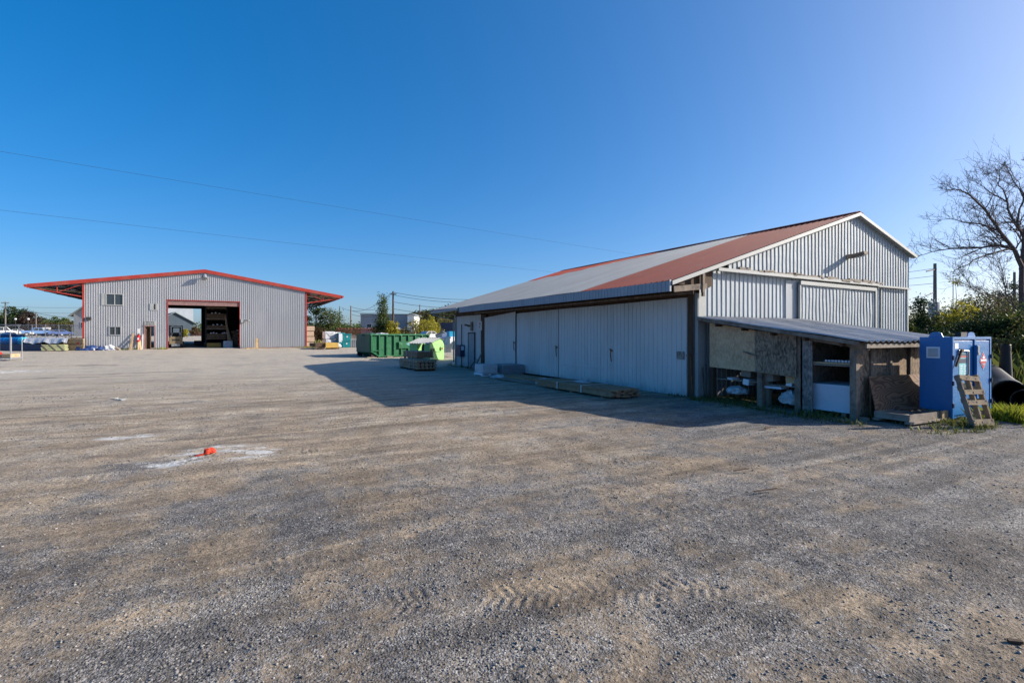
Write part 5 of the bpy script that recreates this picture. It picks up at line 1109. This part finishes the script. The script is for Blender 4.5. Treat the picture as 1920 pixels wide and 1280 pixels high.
tag(b.build('orange_strap', M_safety), 'orange ratchet strap heap at the red corner column', 'strap')

# red rag and small debris in the foreground
p = gp(393, 852)
rg = crumple('red_rag', M_rag, (p.x, p.y, .045), .075, 41, 'bright red rag lying on the dirt in the foreground', 'rag', (1, .9, .8), n=3, amp=.45)
b = MB(); b.tube([(p.x - .02, p.y - .02, .05), (p.x - .10, p.y - .05, .025), (p.x - .2, p.y - .06, .015)], [.03, .015, .006], 5); b.build('rag_tail', M_rag, rg).location = (-p.x, -p.y, -.05)
deb = [(1388, 884, .28, .02, 'thin dark stick left of the tracks near the shed shadow'), (1432, 922, .36, .018, 'long dark stick on the gravel in the right foreground'), (1440, 805, .2, .03, 'dark flat offcut just outside the shed shadow'), (1893, 1207, .05, .03, 'dark clod with a pale edge in the lower right corner')]
for px, py, L, w, lb in deb:
    p = gp(px, py); th = rng.uniform(-.2, .5); b = MB(); b.beam((p.x - L / 2, p.y, .03), (p.x + L / 2 * math.cos(th), p.y - .15 * math.sin(th), .035), w, w * .6); tag(b.build('wood_stick', M_dwood), lb, 'stick')
b = MB()
for k in range(6): p = gp(212 + 4.5 * k, 751 + rng.uniform(-2, 1)); b.rbox((p.x, p.y, .04), (.14, .08, .02), (rng.uniform(-.4, .4), rng.uniform(-.4, .4), k))
tag_all(b.each('paper_scrap', M_trim), 'pale scrap lying on the dirt in the middle left', 'scrap', 'pale scraps on the dirt')
# ---------------------------------------------------------------- fences, vehicles, houses beyond the yard
def pole(px, t, ytop, lb, arms=(), lamp=None, r=.13, transformer=False, m=None, nm='utility_pole', cat='utility pole'):
    p = at(px, t); zt = CAM_H - (ytop - HOR) / FOC * t; g = thing(nm, lb, cat, p); h = zt - p.z
    b = MB(); b.tube([(0, 0, -.3), (0, 0, h)], [r, r * .65], 8); b.build('pole_shaft', m or M_pole, g)
    for k, (dz, w) in enumerate(arms):
        b = MB(); b.beam((-w * .8, w * .5, h - dz), (w * .8, -w * .5, h - dz), .12, .12)
        for s in (-.9, -.5, .5, .9): b.tube([(s * w * .8, -s * w * .5, h - dz), (s * w * .8, -s * w * .5, h - dz + .25)], .05, 5)
        b.build('crossarm', M_pole, g)
    if lamp: b = MB(); b.tube([(0, 0, h - lamp[0]), (lamp[1] * .5, 0, h - lamp[0] + .35), (lamp[1], 0, h - lamp[0] + .4)], .06, 6); b.rbox((lamp[1], 0, h - lamp[0] + .35), (.7, .3, .18)); b.build('lamp_head', M_steel, g)
    if transformer: b = MB(); b.tube([(-.42, -.1, h - 3.6), (-.42, -.1, h - 2.6)], .3, 12); b.tube([(-.42, -.1, h - 2.6), (-.42, -.1, h - 2.4)], .06, 6); b.build('transformer', M_steel, g); b = MB(); b.beam((-1.2, 0, h - .6), (.2, 0, h - .35), .07, .07); b.tube([(-1.3, 0, h - 2.2), (0, 0, h - 1.9)], .03, 5); b.build('bracket', M_pole, g)
    return Vector((p.x, p.y, zt))
Pm = pole(737, 82, 546, 'tallest dark utility pole behind the green dumpster', [(.5, .6)], r=.2, m=M_dwood)
P2 = pole(658, 110, 573, 'short grey utility pole right of the warehouse canopy', r=.2); P3 = pole(637, 112, 574, 'thin utility pole just right of the canopy tip', r=.12, m=M_dwood)
P4 = pole(787, 112, 571, 'dark lamp pole in front of the wooded hill', r=.13, m=M_dwood, nm='lamp_pole', cat='lamp pole'); P4b = pole(620, 118, 578, 'thin pole rising through the tree beside the warehouse', r=.1)
P5 = pole(10, 130, 565, 'tall pole with crossarms at the far left edge', [(.4, 1.2), (1.6, 1.0)], (6.6, 2.6), r=.2); P6 = pole(67.5, 130, 586, 'pale pole behind the blue pickup truck', r=.16)
P7 = pole(1753, 33, 494, 'weathered utility pole with a transformer behind the bushes', r=.14, transformer=True); P7b = pole(1787, 36, 516, 'thin bare pole rising beside the yellow leaved tree', r=.035, m=M_bark, nm='thin_pole', cat='pole')
P8 = pole(1902, 40, 510, 'pole standing behind the bare tree', r=.13)
for px, ytop, lb in ((29, 598, 'left one of the two white ball street lamps'), (53, 598, 'right one of the two white ball street lamps')):
    p = at(px, 120); g = thing('street_lamp', lb, 'street lamp', p); z = CAM_H + (HOR - ytop) / FOC * 120 - p.z; b = MB(); b.tube([(0, 0, 0), (0, 0, z)], .07, 6); b.build('pole_shaft', M_dark, g); b = MB(); b.rbox((0, 0, z), (.42, .42, .42)); b.build('globe', M_white, g, bevel=.12)
def wire(a, c, sag, lb, r=.018, n=18):
    a, c = Vector(a), Vector(c); pts = []
    for i in range(n + 1): f = i / n; q = a.lerp(c, f); q.z -= sag * 4 * f * (1 - f); pts.append(q)
    b = MB(); b.tube(pts, r, 4); tag(b.build('power_line', M_wire), lb, 'power line', 'power lines')
wa = at(-60, 21.0, 274); wb_ = at(1420, 62, 512); wire(wa, wb_, .12, 'upper thin wire crossing the whole sky down to the shed roof', .0055, 30)
wa = at(-60, 31.5, 387); wb_ = at(1300, 80, 537); wire(wa, wb_, .15, 'lower thin wire crossing the sky down to the shed roof', .0075, 30)
for k, (y0, y1, lb) in enumerate(((548, 556, 'upper wire from the tall dark pole towards the shed'), (553, 562, 'second wire from the tall dark pole towards the shed'), (566, 571, 'third wire from the tall dark pole towards the shed'), (579, 584, 'lowest wire from the tall dark pole towards the shed'))): wire(at(738, 82, y0), at(960, 82, y1), .8, lb, .03)
wire(at(737, 82, 548), at(640, 112, 576), 1.8, 'sagging wire from the tall dark pole to the warehouse canopy', .03)
for k, lb in enumerate(('upper sagging wire between the two far poles', 'middle sagging wire between the two far poles', 'lower sagging wire between the two far poles')): wire(at(658, 110, 575 + 7 * k), at(716, 112, 578 + 6 * k), .5, lb, .035)
for k, lb in enumerate(('wire from the left pole to the pale pole', 'lower wire from the left pole to the pale pole')): wire(at(10, 130, 570 + 8 * k), at(67, 130, 585 + 4 * k), .5, lb, .03)
wire(at(67, 130, 586), at(170, 120, 596), .5, 'wire from the pale pole to the warehouse', .04); wire(at(-30, 150, 572), at(170, 150, 576), .4, 'highest far wire left of the warehouse', .03); wire(at(-30, 150, 580), at(170, 150, 587), .4, 'middle far wire left of the warehouse', .03)
for k, lb in enumerate(('top wire running left from the transformer pole', 'middle wire running left from the transformer pole', 'lowest wire running left from the transformer pole')): wire(at(1600, 70, 516 + 10 * k), at(1753, 33, 503 + 14 * k), .2, lb, .014)
# chain-link fence on the left
def chainlink(px0, px1, t, htop, lb, n):
    a, c = at(px0, t), at(px1, t); h = htop; g = thing('chain_link_fence', lb, 'fence', a); d = c - a
    for k in range(n): q = d * (k / (n - 1)); b = MB(); b.tube([q + Vector((0, 0, -.2)), q + Vector((0, 0, h))], .05, 6); b.build('post', M_steel, g)
    b = MB(); b.tube([Vector((0, 0, h - .05)), d + Vector((0, 0, h - .05))], .03, 5); b.tube([Vector((0, 0, .1)), d + Vector((0, 0, .1))], .02, 5); b.build('rail', M_steel, g)
    b = MB(); L = d.length; u = d.normalized(); s = .22; k = 0; x = -h
    while x < L:
        for sg in (0, 1):
            x0 = max(x, 0); x1 = min(x + h, L)
            if x1 > x0:
                z0, z1 = (x0 - x, x1 - x) if sg == 0 else (h - (x0 - x), h - (x1 - x))
                b.beam(u * x0 + Vector((0, 0, z0)), u * x1 + Vector((0, 0, z1)), .008, .008)
        x += s
    b.build('mesh', M_steel, g)
chainlink(-40, 160, 66, 1.95, 'chain link fence with pale posts beyond the left side of the yard', 9)
def pickup(px0, px1, t, rzd, col, lb, kind='pickup'):
    p = at((px0 + px1) / 2, t); L = 5.4; g = thing('pickup_truck' if kind == 'pickup' else 'parked_car', lb, 'truck' if kind == 'pickup' else 'car', p, R(rzd))
    m = mat('car_paint', col, .3, 0, .05, 1, spec=.6)
    if kind == 'pickup': P = [(-2.7, .5), (-2.7, 1.12), (-.55, 1.15), (-.5, 1.15), (1.15, 1.15), (2.5, 1.05), (2.7, .85), (2.7, .5)]; C = [(-.6, 1.15), (-.45, 1.8), (.75, 1.8), (1.3, 1.15)]
    elif kind == 'van': P = [(-2.5, .4), (-2.5, 2.1), (1.4, 2.1), (2.1, 1.2), (2.5, 1.0), (2.5, .4)]; C = [(1.0, 1.2), (1.0, 1.95), (1.42, 1.95), (2.0, 1.2)]
    else: P = [(-2.2, .4), (-2.2, .9), (-1.5, .98), (.8, .95), (2.1, .8), (2.2, .4)]; C = [(-1.5, .95), (-1.0, 1.42), (.3, 1.42), (1.0, .95)]
    b = MB(); b.prism(P, lambda q: (q[0], -.92, q[1]), lambda q: (q[0], .92, q[1])); b.build('body', m, g, bevel=.05)
    if kind != 'van': b = MB(); b.prism(C, lambda q: (q[0], -.82, q[1]), lambda q: (q[0], .82, q[1])); b.build('cab', m, g, bevel=.05)
    b = MB(); zc = [q for q in C]; cx_ = sum(q[0] for q in C) / 4; S = [(cx_ + (q[0] - cx_) * .86, q[1] * .93 + .09) for q in C]
    for s in (-1, 1):
        yy = s * (.93 if kind == 'van' else .83); b.prism([(S[0][0], S[0][1]), (S[1][0], S[1][1] - .03), (cx_ - .04, S[1][1] - .03), (cx_ - .04, S[0][1])], lambda q: (q[0], yy, q[1]), lambda q: (q[0], yy - s * .02, q[1])); b.prism([(cx_ + .06, S[0][1]), (cx_ + .06, S[1][1] - .03), (S[2][0], S[2][1] - .03), (S[3][0], S[3][1])], lambda q: (q[0], yy, q[1]), lambda q: (q[0], yy - s * .02, q[1]))
    b.build('window', M_glass, g)
    r = .38 if kind != 'car' else .32; b = MB(); xw = (-1.65, 1.65) if kind != 'car' else (-1.35, 1.35)
    for x in xw:
        for s in (-1, 1): b = MB(); b.tube([(x, s * .72, r), (x, s * .95, r)], r, 14); w = b.build('wheel', M_rubber, g); b = MB(); b.tube([(x, s * .90, r), (x, s * .965, r)], r * .55, 10); b.build('rim', M_steel, w)
    b = MB(); xe = P[-1][0]; b.box(xe - .02, xe + .03, -.85, -.55, .65, .82); b.box(xe - .02, xe + .03, .55, .85, .65, .82); b.each('headlight', M_white, g)
pickup(46, 87, 106, 30, (.10, .20, .42), 'blue pickup truck parked beyond the chain link fence')
pickup(86, 110, 112, 40, (.06, .05, .09), 'dark vehicle parked right of the blue pickup truck', 'car'); pickup(108, 124, 108, 10, (.10, .16, .38), 'blue car parked near the grey house', 'car')
pickup(27, 45, 104, 20, (.6, .62, .63), 'white car parked left of the blue pickup truck', 'car'); pickup(-6, 14, 100, 15, (.65, .66, .66), 'white vehicle at the very left edge beyond the fence', 'pickup')
pickup(838, 852, 62, 55, (.40, .43, .50), 'silver car parked beyond the lime bin beside the shed', 'car'); pickup(800, 812, 80, 20, (.45, .47, .5), 'pale car seen just past the right end of the dumpster', 'car')
p = at(87, 120); g = thing('billboard', 'small white sign board standing behind the parked vehicles', 'sign', p); b = MB(); b.box(-.7, .8, -.05, .05, 1.0, 2.1); b.build('panel', M_white, g); b = MB(); b.tube([(-.5, .08, -.2), (-.5, .08, 2)], .05, 5); b.tube([(.5, .08, -.2), (.5, .08, 2)], .05, 5); b.each('post', M_steel, g); b = MB(); b.box(-.3, .4, -.06, -.052, 1.3, 1.7); b.build('picture', M_bluedk, g)
def house(name, lb, px, t, w, d, h, pk, rzd, mw, mr, wins=(), cat='house', over=.4):
    p = at(px, t); g = thing(name, lb, cat, p, R(rzd)); b = MB()
    b.prism([(0, -.3), (w, -.3), (w, h), (w / 2, h + pk), (0, h)], lambda q: (q[0], 0, q[1]), lambda q: (q[0], d, q[1])); b.build('wall', mw, g)
    b = MB()
    if pk > 0:
        for x0, x1 in ((w / 2, -over), (w / 2, w + over)):
            s = pk / (w / 2); z1 = h - over * s; b.prism([(x0, h + pk + .04), (x1, z1 + .04), (x1, z1 + .16), (x0, h + pk + .2)], lambda q: (q[0], -over, q[1]), lambda q: (q[0], d + over, q[1]))
    else: b.box(-.1, w + .1, -.1, d + .1, h, h + .25)
    b.build('roof', mr, g)
    for (x, z, ww, hh) in wins: b = MB(); b.box(x, x + ww, -.05, -.004, z, z + hh); fr = b.build('window', M_white, g); b = MB(); b.box(x + .07, x + ww - .07, -.06, -.052, z + .07, z + hh - .07); b.build('pane', M_glass, fr)
    return g
M_slate = mat('slate_siding', (.05, .075, .10), .7, 0, .15, 1)
M_palew = mat('pale_siding', (.34, .38, .42), .7, 0, .1, 1)
house('grey_house', 'grey house with a hipped roof just left of the warehouse', 138, 88, 5.0, 7, 3.9, 2.0, -12, M_house, M_houser, [(1.0, 1.4, 1.0, 1.1)], over=.6)
house('far_house', 'dark gabled building seen through the warehouse passage', 292, 96, 6.2, 10, 2.7, 1.9, 12, M_slate, M_houser, [])
house('far_house', 'large pale blue building behind the gabled one seen through the warehouse', 300, 120, 6.8, 12, 6.9, 0, 8, M_palew, M_fascia, [], over=.2)
house('far_hall', 'long grey hall with a white end wall behind the conifer', 676, 122, 12.6, 9, 5.2, 0, -22, M_house, M_houser, [(1.5, 2.0, 1.2, 1), (5, 2.0, 1.2, 1)], cat='building')
M_bright = mat('bright_wall', (.72, .72, .70), .6)
house('far_hall', 'small white walled building right of the grey hall', 764, 118, 1.6, 7, 4.9, .3, -30, M_bright, M_houser, [(.4, 2.5, .6, 1)], cat='building')
house('low_barn', 'low pale roofed building in front of the grey hall', 690, 98, 5.5, 6, 1.3, 1.2, -30, M_house, M_trim, [], cat='building')
house('garden_shed', 'small white shed with a gabled roof beyond the lime bin', 817, 66, 1.7, 2, 1.0, .45, -25, M_trim, M_houser, [(.5, .1, .7, .7)], cat='shed', over=.1)
b = MB(); p = at(846, 60); b.box(p.x - .4, p.x + .5, p.y - .4, p.y + .5, p.z, p.z + 1.55); b.box(p.x - .45, p.x + .55, p.y - .45, p.y + .55, p.z + 1.55, p.z + 1.68); tag(b.build('portable_toilet', M_cyanp, bevel=.03), 'blue portable cabin beyond the lime bin by the shed corner', 'cabin')
a, c = at(828, 90), at(870, 90); b = MB(); b.beam((a.x, a.y, 3.6), (c.x, c.y, 3.6), 3, 1.1); b.beam((a.x, a.y, 2.6), (c.x, c.y, 2.6), 2.9, .88)
for o, lb in zip(b.each('shipping_container', M_bluedk), ('upper dark blue container standing below the wooded hill', 'lower dark blue container standing below the wooded hill')): tag(o, lb, 'container')
a, c = at(836, 40), at(870, 40); b = MB()
for k in range(9): b.rbox((a.lerp(c, k / 8).x, a.lerp(c, k / 8).y + 1.2 * (k % 2), .9 + .25 * (k % 3)), (.5, .6, .5 + .3 * (k % 2)), (0, 0, k))
tag_all(b.each('crated_goods', M_wrap), 'pale crated goods heaped beside the far corner of the shed', 'goods', 'crated goods by the shed corner')
# red slatted fence
a, c = at(630, 66), at(722, 66); g = thing('red_slat_fence', 'faded red slatted fence behind the sacks and the dumpster', 'fence', a); d = c - a; n = 44; b = MB()
for k in range(n): q = d * (k / n); b.box(q.x, q.x + .085, q.y - .02, q.y + .02, .0, 1.85 + .03 * (k % 3))
M_redf = mat('faded_red_fence', (.46, .17, .12), .8, 0, .3, 2); b.build('slat', M_redf, g); b = MB(); b.beam(Vector((0, .06, .4)), d + Vector((0, .06, .4)), .05, .1); b.beam(Vector((0, .06, 1.75)), d + Vector((0, .06, 1.75)), .05, .1); b.build('rail', M_redf, g)
a, c = at(306, 100), at(392, 100); b = MB(); b.beam((a.x, a.y, 2.2), (c.x, c.y, 2.2), .3, .9); tag(b.build('board_fence', M_redf), 'red brown board fence seen through the warehouse passage', 'fence')

# ---------------------------------------------------------------- trees
def T(px, t, ytop, wpx, lb, lm, seed, shape='round', nm='tree', **k):
    p = at(px, t); zt = CAM_H - (ytop - HOR) / FOC * t; h = zt - p.z; rad = wpx / 2 / FOC * t
    k.setdefault('leaf', max(.07, t * .0022)); return tree(nm, lb, p, h, rad, lm, seed, shape=shape, **k)
T(592, 66, 566, 44, 'dense dark leafed tree beside the right canopy of the warehouse', L_dark, 1, 'round', nm='broadleaf_tree', nclump=90, per=55, lo=.0)
T(618, 66, 572, 40, 'sparse leafed tree right of the canopy tip', L_green, 2, 'spread', nm='broadleaf_tree', nclump=60, per=36, cr=.5, lo=.1)
T(606, 64, 612, 64, 'brown leafed bushes behind the white sacks', L_brown, 3, 'bush', nm='bush', nclump=80, per=60)
T(648, 100, 606, 50, 'low far tree behind the grey utility pole', L_green, 4, 'bush', nm='bush', nclump=60, per=40)
T(718, 64, 549, 34, 'tall conical tree behind the dumpster', L_green, 5, 'cone', nm='conical_tree', nclump=130, per=34, cr=.28, lo=.18, leaf=.13)
T(716, 62, 594, 36, 'dark bushy growth around the foot of the conical tree', L_dark, 6, 'bush', nm='bush', nclump=60, per=50)
T(738, 61, 592, 30, 'yellow green bush right of the conical tree', L_yel, 7, 'bush', nm='bush', nclump=70, per=50)
T(757, 62, 604, 36, 'olive bush above the middle of the dumpster', L_olive, 8, 'bush', nm='bush', nclump=80, per=50)
T(800, 84, 598, 50, 'yellowing tree left of the white garden shed', L_yel, 9, 'round', nm='broadleaf_tree', nclump=80, per=50, lo=0)
T(790, 88, 603, 24, 'reddish leafed tree beside the white end wall', L_brown, 10, 'round', nm='broadleaf_tree', nclump=50, per=40, lo=0)
T(832, 96, 598, 40, 'olive tree above the blue cabin', L_olive, 12, 'round', nm='broadleaf_tree', nclump=70, per=50, lo=0)
T(852, 100, 603, 36, 'brownish tree at the far corner of the shed', L_brown, 13, 'round', nm='broadleaf_tree', nclump=60, per=45, lo=0)
for k, (px, t, yt, w, lm, lb) in enumerate(((8, 160, 588, 44, L_green, 'green tree at the far left edge'), (30, 150, 578, 40, L_dark, 'tall dark tree behind the street lamps'), (52, 146, 586, 34, L_plum, 'round plum coloured tree behind the blue pickup'), (-14, 150, 592, 40, L_olive, 'olive tree cut by the left edge'), (80, 190, 597, 40, L_green, 'low green tree right of the plum coloured one'), (112, 190, 597, 30, L_green, 'green tree behind the white sign board'), (100, 180, 607, 44, L_brown, 'rusty brown bush line behind the white sign board'), (134, 180, 604, 36, L_olive, 'olive trees just left of the grey house'), (60, 180, 604, 50, L_olive, 'low olive bushes behind the pale pole'))):
    T(px, t, yt, w, lb, lm, 30 + k, 'bush' if 'bush' in lb else 'round', nm='bush' if 'bush' in lb else 'broadleaf_tree', nclump=110, per=60, lo=0)
T(345, 82, 612, 14, 'bright green bush seen through the warehouse passage', L_yel, 60, 'bush', nm='bush', nclump=20, per=30); T(366, 94, 612, 22, 'brown bush seen through the warehouse passage', L_brown, 61, 'bush', nm='bush', nclump=24, per=30)
gl = grass_pts([(-40, -13, 57, 60, 1)], 26, 8); grass('verge_weeds', gl, .3, 1.2, L_weed, 'yellow green weeds along the chain link fence', 15, 'weeds', .06)
gl = grass_pts([(6, 14, 58, 64, 1), (13, 24, 50, 58, .6)], 18, 9); grass('verge_grass', gl, .2, .8, L_grass, 'rough grass below the red slatted fence', 16, 'grass', .05)
# right-hand thicket
right = [(1725, 30, 556, 62, L_dark, 'cone', 'dark spruce beside the gable wall', 'spruce', 110), (1700, 34, 600, 60, L_dark, 'bush', 'dark bush at the right corner of the shed', 'bush', 60), (1762, 29, 600, 66, L_olive, 'bush', 'olive bush in front of the transformer pole', 'bush', 90), (1797, 28, 560, 52, L_yel, 'round', 'yellow leafed tree behind the blue cabinet', 'broadleaf_tree', 70), (1822, 26, 590, 60, L_green, 'bush', 'green bush overlapping the yellow leafed tree', 'bush', 90), (1752, 31, 585, 50, L_green, 'round', 'green tree between the spruce and the transformer pole', 'broadleaf_tree', 80), (1880, 33, 540, 70, L_dark, 'round', 'dark tree behind the foot of the bare tree', 'broadleaf_tree', 110),
         (1815, 33, 545, 80, L_green, 'round', 'green tree behind the yellow leafed tree', 'broadleaf_tree', 90), (1858, 29, 546, 90, L_olive, 'round', 'grey green tree left of the bare trunk', 'broadleaf_tree', 120), (1905, 30, 560, 84, L_green, 'round', 'green tree around the foot of the bare tree', 'broadleaf_tree', 110), (1950, 27, 550, 80, L_olive, 'round', 'olive tree at the right edge', 'broadleaf_tree', 80),
         (1780, 24, 618, 70, L_dark, 'bush', 'dark green bush right behind the blue cabinet', 'bush', 90), (1835, 22, 640, 80, L_dark, 'bush', 'dark shrub above the black pipes', 'bush', 90), (1885, 21, 620, 80, L_olive, 'bush', 'olive shrub behind the upright pipe', 'bush', 100), (1925, 20, 610, 70, L_green, 'bush', 'green shrub at the right edge above the pipes', 'bush', 80), (1742, 25, 640, 50, L_green, 'bush', 'low green bush between shed and cabinet', 'bush', 60), (1845, 25, 575, 90, L_dark, 'bush', 'tall dark green bush behind the upright pipe', 'bush', 150), (1900, 24, 570, 100, L_green, 'bush', 'tall green bush in front of the bare trunk', 'bush', 150), (1985, 22, 560, 120, L_olive, 'bush', 'olive bush just beyond the right edge', 'bush', 110), (1710, 29, 575, 40, L_green, 'bush', 'green bush touching the right wall of the shed', 'bush', 80)]
for k, (px, t, yt, w, lm, sh, lb, nm, nc) in enumerate(right):
    T(px, t, yt, w, lb, lm, 80 + k, sh, nm=nm, nclump=int(nc * 1.35), per=75, cr=w / 2 / FOC * t * (.24 if sh != 'cone' else .2), leaf=.09, lo=0 if sh != 'cone' else .05)
# bare tree
def bare_tree():
    t0 = 25.0; base = at(1917, t0); g = thing('bare_tree', 'large leafless tree spreading over the right edge', 'tree', base); rr = random.Random(4)
    Z = lambda zx, zy, t=t0: at(1680 + zx / 3.554, t, 280 + zy / 3.554)
    limbs = [([(845, 1500), (846, 1280), (840, 1000), (835, 780), (790, 670), (730, 600), (660, 510), (590, 400), (520, 330), (450, 280), (400, 262), (340, 270)], .15, 0, -1.5),
             ([(790, 670), (700, 640), (560, 655), (420, 660), (300, 665), (190, 690), (145, 720)], .085, 0, 1.5), ([(770, 660), (640, 690), (560, 720), (480, 760), (400, 800), (340, 850)], .06, 0, -2.5),
             ([(680, 540), (600, 515), (500, 490), (380, 470), (230, 470)], .06, -.6, 2.0), ([(838, 800), (853, 640), (850, 560), (800, 500), (750, 400), (730, 300), (690, 230), (690, 140)], .12, .4, 2.5),
             ([(845, 560), (780, 490), (680, 485), (600, 440), (540, 400)], .06, .8, -1), ([(800, 500), (830, 400), (853, 300), (820, 220), (760, 130)], .06, 1, 0), ([(740, 350), (640, 290), (560, 240), (530, 215)], .04, 1.4, 1), ([(850, 560), (900, 420), (960, 300), (940, 180), (900, 100)], .09, .8, 1.5),
             ([(838, 760), (950, 600), (1080, 480), (1200, 420)], .12, 0, -2), ([(840, 900), (1000, 780), (1180, 700), (1300, 720)], .09, 0, 2), ([(840, 900), (760, 960), (700, 985), (600, 980), (500, 920), (450, 850)], .04, 0, -1.5), ([(840, 1100), (740, 1000), (720, 880), (690, 760), (600, 700)], .04, 0, 1), ([(853, 330), (790, 200), (740, 130), (700, 120)], .035, 1, -1)]
    twigs = MB()
    def grow(p, d, L, r, lev):
        pts = [p]; rad = [r]; n = 5
        for i in range(n):
            d = (d + Vector((rr.gauss(0, .16), rr.gauss(0, .16), rr.gauss(.06, .12)))).normalized(); pts.append(pts[-1] + d * L / n); rad.append(max(.0038, r * (1 - .8 * (i + 1) / n)))
        twigs.tube(pts, rad, 4 if lev else 5, cap=False)
        if lev < 2:
            for i in range(1, n + 1):
                for _ in range(2 if lev == 0 else 1):
                    if rr.random() < .55:
                        dd = (d + Vector((rr.gauss(0, .6), rr.gauss(0, .6), rr.gauss(.1, .45)))).normalized(); grow(pts[i], dd, L * rr.uniform(.4, .65), max(.006, rad[i] * .7), lev + 1)
    for k, (pl, r0, off0, off1) in enumerate(limbs):
        n = len(pl); pts = [Z(x, y, t0 + off0 + off1 * i / (n - 1)) - base for i, (x, y) in enumerate(pl)]; 
        if k == 0: pts[0].z = -.3
        fine = []
        for i in range(n - 1):
            for f in (0, .5): fine.append(pts[i].lerp(pts[i + 1], f) + Vector((rr.gauss(0, .03), rr.gauss(0, .03), rr.gauss(0, .03))) * (i > 0))
        fine.append(pts[-1]); m = len(fine); rad = [max(.009, r0 * (1 - .93 * (i / (m - 1)) ** .8)) for i in range(m)]
        b = MB(); b.tube(fine, rad, 8 if k == 0 else 6); b.build('trunk' if k == 0 else 'limb', M_barkb, g)
        st = 7 if k == 0 else 1
        for i in range(st, m):
            d = (fine[i] - fine[i - 1]).normalized()
            for _ in range(2):
                dd = (d * .9 + Vector((rr.gauss(0, .55), rr.gauss(0, .55), rr.gauss(.12, .5)))).normalized(); grow(fine[i], dd, rr.uniform(.9, 2.0) * (1.1 - .8 * i / m), max(.010, rad[i] * .45), 0)
    twigs.build('twigs', M_barkb, g)
bare_tree()
# slender bare stems among the bushes
for k, (px, t, yt, lb) in enumerate(((1893, 26, 540, 'leafless sapling left of the bare trunk'), (1868, 27, 560, 'leafless sapling above the grey green tree'), (1775, 28, 590, 'thin leafless stem beside the thin pole'))):
    p = at(px, t); h = CAM_H - (yt - HOR) / FOC * t; g = thing('bare_sapling', lb, 'sapling', p); b = MB(); rr = random.Random(k + 5); pts = [Vector((rr.gauss(0, .05) * i, rr.gauss(0, .05) * i, h * i / 6)) for i in range(7)]; b.tube(pts, [.04, .035, .03, .025, .018, .012, .007], 5)
    for q in pts[2:]:
        for _ in range(5): d = Vector((rr.gauss(0, .6), rr.gauss(0, .6), rr.uniform(.1, 1))).normalized(); e = q + d * rr.uniform(.4, 1.3); b.tube([q, q.lerp(e, .5) + Vector((0, 0, .04)), e], [.012, .009, .005], 4)
    b.build('stems', M_barkb, g)
# wooded hill beyond
def hill():
    n, m = 60, 24; b = MB(); P = []
    a, c = at(735, 330), at(1700, 330); ez = lambda f: (9.0 + 10 * math.sin(min(1, f * 8) * math.pi / 2)) * (1 + .05 * math.sin(f * 60)) * (1 if f < .6 else max(.2, 1 - (f - .6) * 2))
    for i in range(n + 1):
        f = i / n; q = a.lerp(c, f)
        for j in range(m + 1):
            s = j / m; P.append((q.x + s * 40, q.y + s * 90, 1.5 + ez(f) * math.sin(s * math.pi)))
    b.add(P, [(i * (m + 1) + j, (i + 1) * (m + 1) + j, (i + 1) * (m + 1) + j + 1, i * (m + 1) + j + 1) for i in range(n) for j in range(m)])
    M_h = mat('hillside', (.035, .05, .02), .95, 0, .3, .05); o = b.build('hill', M_h); o['kind'] = 'structure'
    g = np.random.RandomState(3); pts = []
    for _ in range(2200):
        f = g.rand() ** 2.6 * .5; s = g.rand() * .55; q = a.lerp(c, f); z = 1.5 + ez(f) * math.sin(s * math.pi); cc = np.array([q.x + s * 40, q.y + s * 90, z + 1.0]); pts.append(cc + g.randn(34, 3) * np.array([1.6, 1.6, 1.3]))
    L_far = leafmat('leaf_far', [(.03, .05, .02), (.06, .08, .025), (.10, .10, .03), (.12, .07, .03), (.04, .07, .03)]); o = leaves_mesh('woodland', np.vstack(pts), 1.0, L_far, kind='stuff'); tag(o, 'wooded autumn hillside on the horizon beyond the shed', 'woodland')
hill()
# distant tree line closing the horizon
def treeline(px0, px1, t, h, lb, seed, lm):
    g = np.random.RandomState(seed); pts = []; n = int((px1 - px0) / 3.2)
    for k in range(n):
        p = at(px0 + (px1 - px0) * g.rand(), t * g.uniform(.9, 1.15)); hh = h * g.uniform(.45, 1.0)
        for _ in range(6): pts.append(np.array([p.x, p.y, p.z + hh * g.uniform(.15, .9)]) + g.randn(26, 3) * np.array([1.3, 1.3, hh * .14]))
    o = leaves_mesh('far_woodland', np.vstack(pts), .9, lm, kind='stuff'); tag(o, lb, 'woodland')
treeline(-250, 320, 240, 5.5, 'far green tree line along the left horizon', 1, L_olive); treeline(300, 860, 230, 6.0, 'far tree line behind the warehouse and the dumpster', 2, L_green); treeline(1640, 2200, 90, 4.5, 'far trees behind the thicket on the right', 3, L_olive)
